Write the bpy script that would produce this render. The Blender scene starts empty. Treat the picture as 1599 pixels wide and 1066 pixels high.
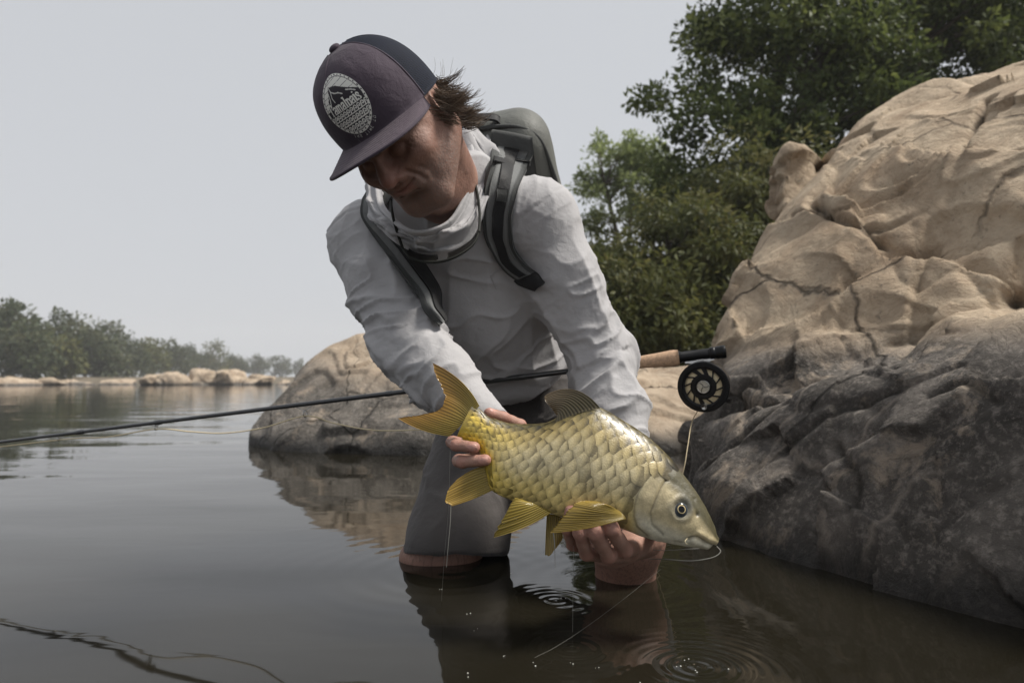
import bpy, bmesh, math, random, time
import numpy as np
import openvdb
from mathutils import Vector, Matrix
from mathutils.bvhtree import BVHTree

random.seed(7)
T0 = time.time()
scene = bpy.context.scene
COL = scene.collection

# ------------------------------------------------------------------ camera, sky, sun, exposure
FPX, CX, CY, HOR, CAMZ = 1100.0, 799.5, 533.0, 590.0, 0.40      # photograph's focal length and horizon
PITCH = math.atan((HOR - CY) / FPX)
cam_data = bpy.data.cameras.new('camera')
cam = bpy.data.objects.new('camera', cam_data)
COL.objects.link(cam)
cam.location = (0, 0, CAMZ)
cam.rotation_euler = (math.pi / 2 + PITCH, 0, 0)
cam_data.sensor_width = 36.0
cam_data.lens = 36.0 * FPX / 1599.0
cam_data.clip_start = 0.05
cam_data.clip_end = 3000
cam_data.dof.use_dof = True
cam_data.dof.focus_distance = 1.13
cam_data.dof.aperture_fstop = 5.2
scene.camera = cam

world = bpy.data.worlds.new('World')
scene.world = world
world.use_nodes = True
wn = world.node_tree.nodes
wl = world.node_tree.links
SUN_EL, SUN_AZ = math.radians(56), math.radians(92)   # azimuth: from +Y towards +X
sky = wn.new('ShaderNodeTexSky')
sky.sky_type = 'NISHITA'
sky.sun_disc = False
sky.sun_elevation = SUN_EL
sky.sun_rotation = SUN_AZ
sky.air_density = 1.0
sky.dust_density = 4.0
hs = wn.new('ShaderNodeHueSaturation')
hs.inputs['Saturation'].default_value = 0.12
wl.new(sky.outputs[0], hs.inputs['Color'])
mixs = wn.new('ShaderNodeMix')
mixs.data_type = 'RGBA'
mixs.inputs[0].default_value = 0.85                   # thin cloud evens the sky out
wl.new(hs.outputs[0], mixs.inputs[6])
mixs.inputs[7].default_value = (5.5, 5.7, 6.05, 1)
bg = wn['Background']
wl.new(mixs.outputs[2], bg.inputs['Color'])
bg.inputs['Strength'].default_value = 0.115

sun_d = bpy.data.lights.new('sun', 'SUN')
sun_d.energy = 5.0
sun_d.angle = math.radians(14)
sun_d.color = (1.0, 0.95, 0.87)
sun = bpy.data.objects.new('sun', sun_d)
COL.objects.link(sun)
sdir = Vector((math.sin(SUN_AZ) * math.cos(SUN_EL), math.cos(SUN_AZ) * math.cos(SUN_EL), math.sin(SUN_EL)))
sun.rotation_euler = sdir.to_track_quat('Z', 'Y').to_euler()
sun.location = sdir * 30

scene.render.engine = 'CYCLES'
scene.cycles.use_denoising = True
scene.cycles.max_bounces = 8
scene.cycles.volume_bounces = 1
scene.cycles.sample_clamp_indirect = 4.0
vs = scene.view_settings
vs.view_transform = 'Standard'
vs.look = 'None'
vs.exposure = 0.0
vs.gamma = 1.0
vs.use_curve_mapping = False

# ------------------------------------------------------------------ helpers
def at(px, py, d):
    """point seen at pixel (px, py) of the photograph, d metres out along +Y"""
    x = (px - CX) / FPX
    z = (CY - py) / FPX
    c, s = math.cos(PITCH), math.sin(PITCH)
    y2 = c - z * s
    z2 = s + z * c
    return np.array((x / y2 * d, d, CAMZ + z2 / y2 * d))

def unit(v):
    v = np.asarray(v, float)
    return v / (np.linalg.norm(v) + 1e-12)

def lerp(a, b, t):
    return a + (b - a) * t

def sstep(a, b, x):
    t = np.clip((x - a) / (b - a), 0, 1)
    return t * t * (3 - 2 * t)

def hash3(ix, iy, iz, seed):
    h = (ix.astype(np.uint32) * np.uint32(374761393) + iy.astype(np.uint32) * np.uint32(668265263)
         + iz.astype(np.uint32) * np.uint32(2147483647) + np.uint32((seed * 974634777) & 0xffffffff))
    h = (h ^ (h >> np.uint32(13))) * np.uint32(1274126177)
    h = h ^ (h >> np.uint32(16))
    return (h & np.uint32(0xffff)).astype(np.float32) / 32767.5 - 1.0

def noise(P, f=1.0, seed=0):
    P = np.asarray(P, np.float32) * np.float32(f) + np.float32(100.0 + seed * 7.31)
    I = np.floor(P)
    F = (P - I).astype(np.float32)
    I = I.astype(np.int64)
    F = F * F * F * (F * (F * 6 - 15) + 10)
    out = 0
    for dx in (0, 1):
        wx = F[..., 0] if dx else 1 - F[..., 0]
        for dy in (0, 1):
            wy = F[..., 1] if dy else 1 - F[..., 1]
            for dz in (0, 1):
                wz = F[..., 2] if dz else 1 - F[..., 2]
                out = out + wx * wy * wz * hash3(I[..., 0] + dx, I[..., 1] + dy, I[..., 2] + dz, seed)
    return out

def fbm(P, f=1.0, octv=4, seed=0, gain=0.5, ridged=False):
    a, s, out = 1.0, 0.0, 0
    for o in range(octv):
        n = noise(P, f, seed + o * 13)
        if ridged:
            n = 1 - 2 * np.abs(n)
        out = out + a * n
        s += a
        a *= gain
        f *= 2.03
    return out / s

def cr(pts, n):
    """Catmull-Rom through pts -> n points"""
    P = np.array(pts, float)
    if len(P) == 2:
        t = np.linspace(0, 1, n)[:, None]
        return P[0] * (1 - t) + P[1] * t
    E = np.vstack([2 * P[0] - P[1], P, 2 * P[-1] - P[-2]])
    u = np.linspace(0, len(P) - 1 - 1e-9, n)
    i = np.floor(u).astype(int)
    t = (u - i)[:, None]
    p0, p1, p2, p3 = E[i], E[i + 1], E[i + 2], E[i + 3]
    return 0.5 * ((2 * p1) + (-p0 + p2) * t + (2 * p0 - 5 * p1 + 4 * p2 - p3) * t * t + (-p0 + 3 * p1 - 3 * p2 + p3) * t ** 3)

def cr_closed(pts, n):
    P = np.array(pts, float)
    m = len(P)
    u = np.arange(n) / n * m
    i = np.floor(u).astype(int)
    t = (u - i)[:, None]
    p0, p1, p2, p3 = P[(i - 1) % m], P[i % m], P[(i + 1) % m], P[(i + 2) % m]
    return 0.5 * ((2 * p1) + (-p0 + p2) * t + (2 * p0 - 5 * p1 + 4 * p2 - p3) * t * t + (-p0 + 3 * p1 - 3 * p2 + p3) * t ** 3)

def mesh_np(name, V, F, smooth=True):
    V = np.asarray(V, np.float32).reshape(-1, 3)
    me = bpy.data.meshes.new(name)
    if isinstance(F, np.ndarray):
        Fs = [F] if len(F) else []
    else:
        Fs = [np.asarray(f, np.int32) for f in F if len(f)]
    me.vertices.add(len(V))
    me.vertices.foreach_set('co', V.ravel())
    nl = sum(f.size for f in Fs)
    me.loops.add(nl)
    me.loops.foreach_set('vertex_index', np.concatenate([f.ravel() for f in Fs]).astype(np.int32))
    tot = np.concatenate([np.full(len(f), f.shape[1], np.int32) for f in Fs])
    me.polygons.add(len(tot))
    me.polygons.foreach_set('loop_start', np.concatenate([[0], np.cumsum(tot)[:-1]]).astype(np.int32))
    me.polygons.foreach_set('loop_total', tot)
    me.polygons.foreach_set('use_smooth', np.full(len(tot), smooth))
    me.update(calc_edges=True)
    me.validate()
    return me

def add(name, me, mat=None, parent=None, label=None, cat=None, group=None, kind=None):
    o = bpy.data.objects.new(name, me)
    COL.objects.link(o)
    if mat is not None:
        for m in (mat if isinstance(mat, (list, tuple)) else [mat]):
            me.materials.append(m)
    if parent is not None:
        o.parent = parent
        o.matrix_parent_inverse = Matrix.Translation(-Vector(parent.location)) if parent.type == 'EMPTY' else Matrix.Identity(4)
        if parent.type != 'EMPTY' and parent.parent is not None and parent.parent.type == 'EMPTY':
            pass
    if label: o['label'] = label
    if cat: o['category'] = cat
    if group: o['group'] = group
    if kind: o['kind'] = kind
    return o

def sub(name, me, mat, parent):
    """sub-part: parent is a mesh whose world position equals its own coordinates"""
    o = bpy.data.objects.new(name, me)
    COL.objects.link(o)
    if mat is not None:
        me.materials.append(mat)
    o.parent = parent
    return o

def thing(name, label, cat, loc, group=None):
    o = bpy.data.objects.new(name, None)
    COL.objects.link(o)
    o.location = tuple(float(x) for x in loc)
    o.empty_display_size = 0.05
    o['label'] = label
    o['category'] = cat
    if group: o['group'] = group
    return o

def set_attr(me, name, arr):
    arr = np.asarray(arr, np.float32)
    if arr.ndim == 1:
        a = me.attributes.new(name, 'FLOAT', 'POINT')
        a.data.foreach_set('value', arr)
    else:
        a = me.attributes.new(name, 'FLOAT_COLOR', 'POINT')
        if arr.shape[1] == 3:
            arr = np.hstack([arr, np.ones((len(arr), 1), np.float32)])
        a.data.foreach_set('color', arr.ravel())

def verts_of(me):
    V = np.empty(len(me.vertices) * 3, np.float32)
    me.vertices.foreach_get('co', V)
    return V.reshape(-1, 3)

def normals_of(me):
    N = np.empty(len(me.vertices) * 3, np.float32)
    me.vertex_normals.foreach_get('vector', N)
    return N.reshape(-1, 3)

def set_verts(me, V):
    me.vertices.foreach_set('co', np.asarray(V, np.float32).ravel())
    me.update()

class MB:
    """collects shapes into one mesh"""
    def __init__(self):
        self.V, self.Q, self.T, self.n = [], [], [], 0
    def put(self, V, Q=None, T=None):
        V = np.asarray(V, np.float32).reshape(-1, 3)
        if Q is not None and len(Q): self.Q.append(np.asarray(Q, np.int32) + self.n)
        if T is not None and len(T): self.T.append(np.asarray(T, np.int32) + self.n)
        self.V.append(V)
        self.n += len(V)
        return self
    def grid(self, G, closed_u=False, closed_v=False):
        G = np.asarray(G)
        nu, nv = G.shape[:2]
        iu = np.arange(nu if closed_u else nu - 1)
        iv = np.arange(nv if closed_v else nv - 1)
        a, b = np.meshgrid(iu, iv, indexing='ij')
        a2, b2 = (a + 1) % nu, (b + 1) % nv
        Q = np.stack([a * nv + b, a2 * nv + b, a2 * nv + b2, a * nv + b2], -1).reshape(-1, 4)
        return self.put(G.reshape(-1, 3), Q)
    def tube(self, P, R, n=8, flat=None, cap=True):
        P = np.asarray(P, float)
        R = np.broadcast_to(np.asarray(R, float), (len(P),))
        Tn = np.gradient(P, axis=0)
        Tn /= np.linalg.norm(Tn, axis=1)[:, None] + 1e-12
        up = np.array((0, 0, 1.0)) if abs(Tn[0][2]) < 0.9 else np.array((1.0, 0, 0))
        rings = []
        a = np.linspace(0, 2 * math.pi, n, endpoint=False)
        e1 = unit(np.cross(Tn[0], up))
        for i in range(len(P)):
            e1 = unit(e1 - Tn[i] * np.dot(e1, Tn[i]))
            e2 = np.cross(Tn[i], e1)
            rings.append(P[i] + R[i] * (np.cos(a)[:, None] * e1 + np.sin(a)[:, None] * e2))
        G = np.array(rings)
        base = self.n
        self.grid(G, closed_v=True)
        if cap:
            self.put([P[0], P[-1]])
            c0, c1 = self.n - 2 - base, self.n - 1 - base
            L = (len(P) - 1) * n
            k = np.arange(n)
            self.T.append(np.stack([np.full(n, c0), (k + 1) % n, k], 1).astype(np.int32) + base)
            self.T.append(np.stack([np.full(n, c1), L + k, L + (k + 1) % n], 1).astype(np.int32) + base)
        return self
    def box(self, c, ax, half):
        c = np.asarray(c, float)
        ax = np.asarray(ax, float)
        S = np.array([(i, j, k) for i in (-1, 1) for j in (-1, 1) for k in (-1, 1)], float)
        V = c + (S * half) @ ax
        Q = [(0, 1, 3, 2), (4, 6, 7, 5), (0, 4, 5, 1), (2, 3, 7, 6), (0, 2, 6, 4), (1, 5, 7, 3)]
        return self.put(V, Q)
    def mesh(self, name, smooth=True):
        return mesh_np(name, np.concatenate(self.V), [np.concatenate(x) for x in (self.Q, self.T) if x], smooth)

def grid_mesh(name, G, thick=0.0, closed_u=False, closed_v=False, smooth=True):
    """sheet of points, optionally with real thickness along its normals"""
    G = np.asarray(G, float)
    if thick <= 0:
        return MB().grid(G, closed_u, closed_v).mesh(name, smooth)
    du = np.gradient(G, axis=0)
    dv = np.gradient(G, axis=1)
    if closed_u: du = np.roll(G, -1, 0) - np.roll(G, 1, 0)
    if closed_v: dv = np.roll(G, -1, 1) - np.roll(G, 1, 1)
    N = np.cross(du, dv)
    N /= np.linalg.norm(N, axis=-1, keepdims=True) + 1e-12
    A, B = G + N * thick / 2, G - N * thick / 2
    m = MB()
    m.grid(A, closed_u, closed_v)
    n0 = m.n
    m.grid(B, closed_u, closed_v)
    m.Q[-1] = m.Q[-1][:, ::-1]
    nu, nv = G.shape[:2]
    idx = np.arange(nu * nv).reshape(nu, nv)
    def rim(line, flip):
        a, b = line[:-1], line[1:]
        q = np.stack([a, b, b + n0, a + n0], 1)
        m.Q.append((q if not flip else q[:, ::-1]).astype(np.int32))
    if not closed_v:
        l0, l1 = idx[:, 0], idx[:, -1]
        if closed_u: l0, l1 = np.append(l0, l0[0]), np.append(l1, l1[0])
        rim(l0, False); rim(l1, True)
    if not closed_u:
        l0, l1 = idx[0], idx[-1]
        if closed_v: l0, l1 = np.append(l0, l0[0]), np.append(l1, l1[0])
        rim(l0, True); rim(l1, False)
    return m.mesh(name, smooth)

# ---- implicit surfaces -------------------------------------------------------------
class Field:
    """smoothly blended solid; each entry works only near its own box"""
    def __init__(self, k=0.02):
        self.items, self.k = [], k
    def _p(self, fn, lo, hi, op, k):
        self.items.append((fn, np.asarray(lo, float), np.asarray(hi, float), op, self.k if k is None else k))
        return self
    def cone(self, a, b, ra, rb, op='u', k=None, flat=None):
        a, b = np.asarray(a, float), np.asarray(b, float)
        r = max(ra, rb)
        if flat is None:
            def fn(P, a=a.astype(np.float32), b=b.astype(np.float32)):
                ba = b - a
                t = np.clip(((P - a) @ ba) / (ba @ ba + 1e-12), 0, 1)
                return np.linalg.norm(P - a - t[..., None] * ba, axis=-1) - (ra + (rb - ra) * t)
            ext = r
        else:
            ax, s = unit(flat[0]), flat[1]
            def fn(P, a=a.astype(np.float32), b=b.astype(np.float32), ax=ax.astype(np.float32)):
                ba = b - a
                t = np.clip(((P - a) @ ba) / (ba @ ba + 1e-12), 0, 1)
                D = P - a - t[..., None] * ba
                h = D @ ax
                D = D + (h * (1.0 / s - 1.0))[..., None] * ax
                return (np.linalg.norm(D, axis=-1) - (ra + (rb - ra) * t)) * min(s, 1.0) ** 0.5
            ext = r * max(1, s)
        return self._p(fn, np.minimum(a, b) - ext, np.maximum(a, b) + ext, op, k)
    def chain(self, pts, rad, op='u', k=None, flat=None):
        for i in range(len(pts) - 1):
            self.cone(pts[i], pts[i + 1], rad[i], rad[i + 1], op, k, flat)
        return self
    def ell(self, c, r, R=None, op='u', k=None):
        c = np.asarray(c, float)
        r = np.asarray(r, float)
        R = np.eye(3) if R is None else np.asarray(R, float)      # rows are the axes
        def fn(P, c=c.astype(np.float32), R=R.astype(np.float32), r=r.astype(np.float32)):
            q = (P - c) @ R.T
            k0 = np.linalg.norm(q / r, axis=-1)
            k1 = np.linalg.norm(q / (r * r), axis=-1) + 1e-6
            return k0 * (k0 - 1.0) / k1
        e = np.abs(R).T @ r
        return self._p(fn, c - e, c + e, op, k)
    def rbox(self, c, h, rr, R=None, op='u', k=None):
        c = np.asarray(c, float)
        h = np.asarray(h, float)
        R = np.eye(3) if R is None else np.asarray(R, float)
        def fn(P, c=c.astype(np.float32), R=R.astype(np.float32), h=h.astype(np.float32)):
            q = np.abs((P - c) @ R.T) - (h - rr)
            return np.linalg.norm(np.maximum(q, 0), axis=-1) + np.minimum(q.max(-1), 0) - rr
        e = np.abs(R).T @ h
        return self._p(fn, c - e, c + e, op, k)
    def half(self, p, n, k=None):
        """cut away everything on the n side of p"""
        p, n = np.asarray(p, float), unit(n)
        def fn(P, p=p.astype(np.float32), n=n.astype(np.float32)):
            return (P - p) @ n
        return self._p(fn, np.full(3, -1e9), np.full(3, 1e9), 'cut', k)
    def fn(self, f, lo, hi, op='u', k=None):
        return self._p(f, lo, hi, op, k)
    def bounds(self):
        L = [i for i in self.items if i[3] == 'u']
        return np.min([i[1] for i in L], 0), np.max([i[2] for i in L], 0)
    def mesh(self, name, vox, lo=None, hi=None, pad=3):
        b0, b1 = self.bounds()
        lo = b0 if lo is None else np.maximum(np.asarray(lo, float), b0)
        hi = b1 if hi is None else np.minimum(np.asarray(hi, float), b1)
        lo = lo - pad * vox
        n = np.ceil((hi + pad * vox - lo) / vox).astype(int) + 1
        BIG = np.float32(vox * 6)
        D = np.full(n, BIG, np.float32)
        for f, a, b, op, k in self.items:
            m = k + 3 * vox
            i0 = np.clip(np.floor((a - m - lo) / vox), 0, n).astype(int)
            i1 = np.clip(np.ceil((b + m - lo) / vox) + 1, 0, n).astype(int)
            if np.any(i1 <= i0): continue
            step = max(1, int(3.0e6 / ((i1[1] - i0[1]) * (i1[2] - i0[2]) + 1)))
            for s in range(i0[0], i1[0], step):
                e = min(i1[0], s + step)
                X, Y, Z = np.meshgrid(*(lo[q] + vox * np.arange(u, v) for q, (u, v) in enumerate(((s, e), (i0[1], i1[1]), (i0[2], i1[2])))), indexing='ij')
                P = np.stack([X, Y, Z], -1).astype(np.float32)
                d = f(P)
                sl = (slice(s, e), slice(i0[1], i1[1]), slice(i0[2], i1[2]))
                c = D[sl]
                kk = np.float32(max(k, 1e-6))
                if op == 'u':
                    h = np.maximum(kk - np.abs(c - d), 0) / kk
                    D[sl] = np.minimum(c, d) - h * h * kk * 0.25
                elif op == 'disp':
                    D[sl] = c + d
                else:
                    d = -d if op == 's' else d
                    h = np.maximum(kk - np.abs(c - d), 0) / kk
                    D[sl] = np.maximum(c, d) + h * h * kk * 0.25
        D = np.clip(D, -BIG, BIG)
        D[0], D[-1] = BIG, BIG
        D[:, 0], D[:, -1] = BIG, BIG
        D[:, :, 0], D[:, :, -1] = BIG, BIG
        g = openvdb.FloatGrid(float(BIG))
        g.copyFromArray(np.ascontiguousarray(D))
        pts, quads = g.convertToQuads(0.0)
        V = np.asarray(pts, np.float32) * vox + lo
        return mesh_np(name, V, np.asarray(quads, np.int32))

def polyline_dist(P, L):
    """distance of points P to a polyline and the position along it"""
    best = np.full(len(P), 1e9, np.float32)
    L = np.asarray(L, np.float32)
    P = P.astype(np.float32)
    for a, b in zip(L[:-1], L[1:]):
        ba = b - a
        t = np.clip(((P - a) @ ba) / (ba @ ba + 1e-12), 0, 1)
        best = np.minimum(best, np.linalg.norm(P - a - t[:, None] * ba, axis=1))
    return best

# ---- materials ---------------------------------------------------------------------
class Mat:
    def __init__(self, name):
        self.m = bpy.data.materials.new(name)
        self.m.use_nodes = True
        self.n, self.l = self.m.node_tree.nodes, self.m.node_tree.links
        self.b = self.n['Principled BSDF']
        self.out = self.n['Material Output']
    def N(self, t, **kw):
        o = self.n.new(t)
        for k, v in kw.items():
            if k in o.inputs: o.inputs[k].default_value = v
            else: setattr(o, k, v)
        return o
    def L(self, a, b):
        self.l.new(a, b)
        return self
    def coord(self, kind='Object', scale=None):
        c = self.N('ShaderNodeTexCoord').outputs[kind]
        if scale is not None:
            mp = self.N('ShaderNodeMapping')
            mp.inputs['Scale'].default_value = scale
            self.L(c, mp.inputs['Vector'])
            c = mp.outputs[0]
        return c
    def noise(self, vec, scale, detail=4, rough=0.55, dist=0.0):
        n = self.N('ShaderNodeTexNoise')
        n.inputs['Scale'].default_value = scale
        n.inputs['Detail'].default_value = detail
        n.inputs['Roughness'].default_value = rough
        n.inputs['Distortion'].default_value = dist
        self.L(vec, n.inputs['Vector'])
        return n.outputs['Fac']
    def ramp(self, fac, stops):
        r = self.N('ShaderNodeValToRGB')
        e = r.color_ramp.elements
        while len(e) > 1: e.remove(e[-1])
        for i, (p, c) in enumerate(stops):
            q = e[0] if i == 0 else e.new(p)
            q.position = p
            q.color = (c, c, c, 1) if np.isscalar(c) else (*c[:3], 1)
        self.L(fac, r.inputs['Fac'])
        return r.outputs['Color']
    def math(self, op, a, b=None, c=None):
        m = self.N('ShaderNodeMath', operation=op)
        for i, v in enumerate((a, b, c)):
            if v is None: continue
            if hasattr(v, 'is_linked') or hasattr(v, 'links'): self.L(v, m.inputs[i])
            else: m.inputs[i].default_value = v
        return m.outputs[0]
    def mix(self, fac, a, b, mode='MIX'):
        m = self.N('ShaderNodeMix', data_type='RGBA', blend_type=mode)
        for i, v in ((0, fac), (6, a), (7, b)):
            if hasattr(v, 'links'): self.L(v, m.inputs[i])
            elif i == 0: m.inputs[0].default_value = v
            else: m.inputs[i].default_value = (*v[:3], 1) if not np.isscalar(v) else (v, v, v, 1)
        return m.outputs[2]
    def attr(self, name):
        return self.N('ShaderNodeAttribute', attribute_name=name)
    def bump(self, h, dist, strength=1.0, prev=None):
        b = self.N('ShaderNodeBump')
        b.inputs['Distance'].default_value = dist
        b.inputs['Strength'].default_value = strength
        self.L(h, b.inputs['Height'])
        if prev is not None: self.L(prev, b.inputs['Normal'])
        self.L(b.outputs[0], self.b.inputs['Normal'])
        return b.outputs[0]
    def set(self, **kw):
        for k, v in kw.items():
            i = self.b.inputs[k.replace('_', ' ')]
            if hasattr(v, 'links'): self.L(v, i)
            else: i.default_value = (*v, 1) if isinstance(v, tuple) and len(v) == 3 and i.type == 'RGBA' else v
        return self

def simple(name, col, rough=0.6, var=0.15, scale=40.0, bump=0.0, metal=0.0, spec=0.5, coat=0.0):
    """a plain material with slight procedural unevenness"""
    M = Mat(name)
    c = M.coord()
    n = M.noise(c, scale, 5, 0.6)
    a = tuple(x * (1 - var) for x in col)
    b = tuple(min(1, x * (1 + var)) for x in col)
    M.set(Base_Color=M.ramp(n, [(0.3, a), (0.7, b)]), Roughness=rough, Metallic=metal)
    M.b.inputs['Specular IOR Level'].default_value = spec
    M.b.inputs['Coat Weight'].default_value = coat
    M.b.inputs['Coat Roughness'].default_value = 0.08
    if bump > 0:
        M.bump(M.noise(c, scale * 6, 3, 0.6), bump)
    return M.m

# ------------------------------------------------------------------ water
def make_water():
    M = Mat('river_water')
    c = M.coord('Object')
    mp = M.N('ShaderNodeMapping')
    mp.inputs['Scale'].default_value = (0.55, 1.3, 1)
    mp.inputs['Rotation'].default_value = (0, 0, math.radians(12))
    M.L(c, mp.inputs['Vector'])
    n1 = M.noise(mp.outputs[0], 1.25, 1, 0.5, 0.4)
    n2 = M.noise(mp.outputs[0], 6.5, 2, 0.5, 0.8)
    n3 = M.noise(c, 26.0, 2, 0.5)
    sep = M.N('ShaderNodeSeparateXYZ')
    M.L(c, sep.inputs[0])
    breeze = M.math('ADD', 0.038, M.math('MULTIPLY', M.ramp(M.math('DIVIDE', sep.outputs['Y'], 10.0), [(0.18, 0.0), (0.6, 1.0)]), 0.11))   # calm eddy by the rocks, light breeze out on the river
    h = M.math('ADD', M.math('MULTIPLY', n1, 1.0), M.math('ADD', M.math('MULTIPLY', n2, breeze), M.math('MULTIPLY', n3, 0.0012)))
    # small rings where drops fall and round the wading legs
    for (px, py, amp, k, fall) in ((1088, 1030, .05, 330, .05), (893, 1003, .035, 300, .04), (868, 930, .03, 300, .04), (705, 886, .045, 120, .13), (980, 905, .05, 130, .14)):
        d_ = CAMZ * FPX / (py - HOR)
        p_ = at(px, py, d_)
        vd = M.N('ShaderNodeVectorMath', operation='DISTANCE')
        M.L(c, vd.inputs[0])
        vd.inputs[1].default_value = (float(p_[0]), float(p_[1]), 0)
        r_ = vd.outputs['Value']
        ring = M.math('MULTIPLY', M.math('SINE', M.math('MULTIPLY', r_, float(k))), M.math('POWER', 2.718, M.math('MULTIPLY', r_, -1.0 / fall)))
        h = M.math('ADD', h, M.math('MULTIPLY', ring, amp))
    M.bump(h, 0.011)
    silt = M.noise(c, 0.8, 3)
    M.set(Base_Color=M.ramp(silt, [(0.3, (0.011, 0.0095, 0.006)), (0.75, (0.015, 0.0130, 0.0085))]), Roughness=0.03, IOR=1.36)
    # one sheet, finer near the camera
    xs = np.concatenate([-np.geomspace(600, 3, 24), np.linspace(-2.8, 2.8, 60), np.geomspace(3, 600, 24)])
    ys = np.concatenate([-np.geomspace(40, 1, 6), np.linspace(-0.8, 5, 60), np.geomspace(5.2, 900, 40)])
    X, Y = np.meshgrid(xs, ys, indexing='ij')
    o = add('river_water', grid_mesh('river_water', np.stack([X, Y, np.zeros_like(X)], -1)), M.m, kind='structure',
            label='calm murky olive river water around the angler')
    return o
make_water()

# ------------------------------------------------------------------ rock
def rock_material(name, tan, dark, z0=None, zs=0.12, veins=True):
    M = Mat(name)
    c = M.coord('Object')
    warp = M.N('ShaderNodeVectorMath', operation='MULTIPLY_ADD')
    nz = M.N('ShaderNodeTexNoise')
    nz.inputs['Scale'].default_value = 2.2
    nz.inputs['Detail'].default_value = 5
    M.L(c, nz.inputs['Vector'])
    M.L(nz.outputs['Color'], warp.inputs[0])
    warp.inputs[1].default_value = (0.45, 0.45, 0.45)
    M.L(c, warp.inputs[2])
    w = warp.outputs[0]
    big = M.noise(w, 1.7, 6, 0.6)
    mid = M.noise(c, 9.0, 8, 0.65)
    fine = M.noise(c, 60.0, 6, 0.7)
    t = [tuple(x * s for x in tan) for s in (0.55, 0.82, 1.0, 1.18)]
    colT = M.ramp(big, [(0.25, t[0]), (0.42, t[1]), (0.58, t[2]), (0.78, t[3])])
    colT = M.mix(M.ramp(mid, [(0.35, 0.0), (0.62, 0.5)]), colT, tuple(x * y for x, y in zip(tan, (0.62, 0.56, 0.52))))
    colT = M.mix(M.ramp(fine, [(0.42, 0.0), (0.75, 0.35)]), colT, tuple(x * 0.5 for x in tan))
    d = [tuple(x * s for x in dark) for s in (0.28, 0.8, 2.0)]
    colD = M.ramp(M.noise(w, 3.4, 8, 0.68), [(0.30, d[0]), (0.5, d[1]), (0.72, d[2])])
    colD = M.mix(M.ramp(fine, [(0.5, 0.0), (0.68, 0.6)]), colD, tuple(x * 2.8 for x in dark))
    if veins:
        vo = M.N('ShaderNodeTexVoronoi', feature='DISTANCE_TO_EDGE')
        vo.inputs['Scale'].default_value = 2.3
        M.L(w, vo.inputs['Vector'])
        vmask = M.math('MULTIPLY', M.ramp(vo.outputs['Distance'], [(0.0, 0.75), (0.022, 0.0)]), M.ramp(M.noise(c, 2.0, 3), [(0.48, 0.0), (0.62, 0.8)]))
        colD = M.mix(vmask, colD, (0.34, 0.29, 0.24))
        pm = M.ramp(M.noise(w, 6.0, 7, 0.72), [(0.545, 0.0), (0.64, 0.9)])
        colD = M.mix(pm, colD, (0.33, 0.27, 0.21))
    vc = M.N('ShaderNodeTexVoronoi', feature='DISTANCE_TO_EDGE')
    vc.inputs['Scale'].default_value = 1.35
    M.L(w, vc.inputs['Vector'])
    cmask = M.math('MULTIPLY', M.ramp(vc.outputs['Distance'], [(0.0, 1.0), (0.012, 0.0)]), M.ramp(M.noise(c, 1.6, 4), [(0.45, 0.0), (0.56, 1.0)]))
    weather = M.ramp(M.noise(w, 2.6, 9, 0.72), [(0.46, 0.0), (0.66, 0.75)])
    colT = M.mix(weather, colT, tuple(x * y for x, y in zip(tan, (0.42, 0.36, 0.31))))
    pits = M.ramp(M.noise(c, 46.0, 3, 0.6), [(0.30, 0.8), (0.37, 0.0)])
    colT = M.mix(M.math('MULTIPLY', pits, M.ramp(big, [(0.4, 1.0), (0.6, 0.1)])), colT, tuple(x * 0.25 for x in tan))
    spk = M.ramp(M.noise(c, 130.0, 4, 0.7), [(0.60, 0.0), (0.70, 0.7)])
    colD = M.mix(spk, colD, (0.20, 0.18, 0.155))
    st = M.attr('stain').outputs['Fac']
    col = M.mix(st, colT, colD)
    wet = M.attr('wet').outputs['Fac']
    col = M.mix(M.math('MULTIPLY', wet, 0.75), col, (0.012, 0.011, 0.010))
    col = M.mix(M.math('MULTIPLY', cmask, 0.8), col, (0.02, 0.017, 0.013))
    cr_ = M.attr('crack').outputs['Fac']
    col = M.mix(M.math('MULTIPLY', cr_, 0.85), col, (0.02, 0.017, 0.013))
    M.set(Base_Color=col, Roughness=M.math('SUBTRACT', 0.85, M.math('MULTIPLY', wet, 0.45)))
    M.b.inputs['Specular IOR Level'].default_value = 0.3
    b0 = M.bump(M.math('SUBTRACT', 1.0, cmask), 0.012)
    b1 = M.bump(M.noise(w, 14.0, 10, 0.66), 0.026, prev=b0)
    M.bump(M.noise(c, 90.0, 6, 0.7), 0.0035, prev=b1)
    return M.m

ROCK_NEAR = rock_material('granite_near', (0.56, 0.45, 0.325), (0.118, 0.104, 0.091))
ROCK_FAR = rock_material('granite_rear', (0.50, 0.41, 0.31), (0.125, 0.112, 0.098))

def hull_planes(pts):
    bm = bmesh.new()
    for p in pts: bm.verts.new(p)
    bmesh.ops.convex_hull(bm, input=bm.verts)
    bmesh.ops.dissolve_limit(bm, angle_limit=math.radians(3), verts=bm.verts, edges=bm.edges)
    bm.normal_update()
    pl = []
    c = np.mean(pts, 0)
    for f in bm.faces:
        n = np.array(f.normal); p = np.array(f.calc_center_median())
        if np.dot(n, p - c) < 0: n = -n
        if not any(np.dot(n, q[0]) > 0.995 and abs(np.dot(n, p - q[1])) < 0.01 for q in pl):
            pl.append((n, p))
    bm.free()
    return pl

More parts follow.
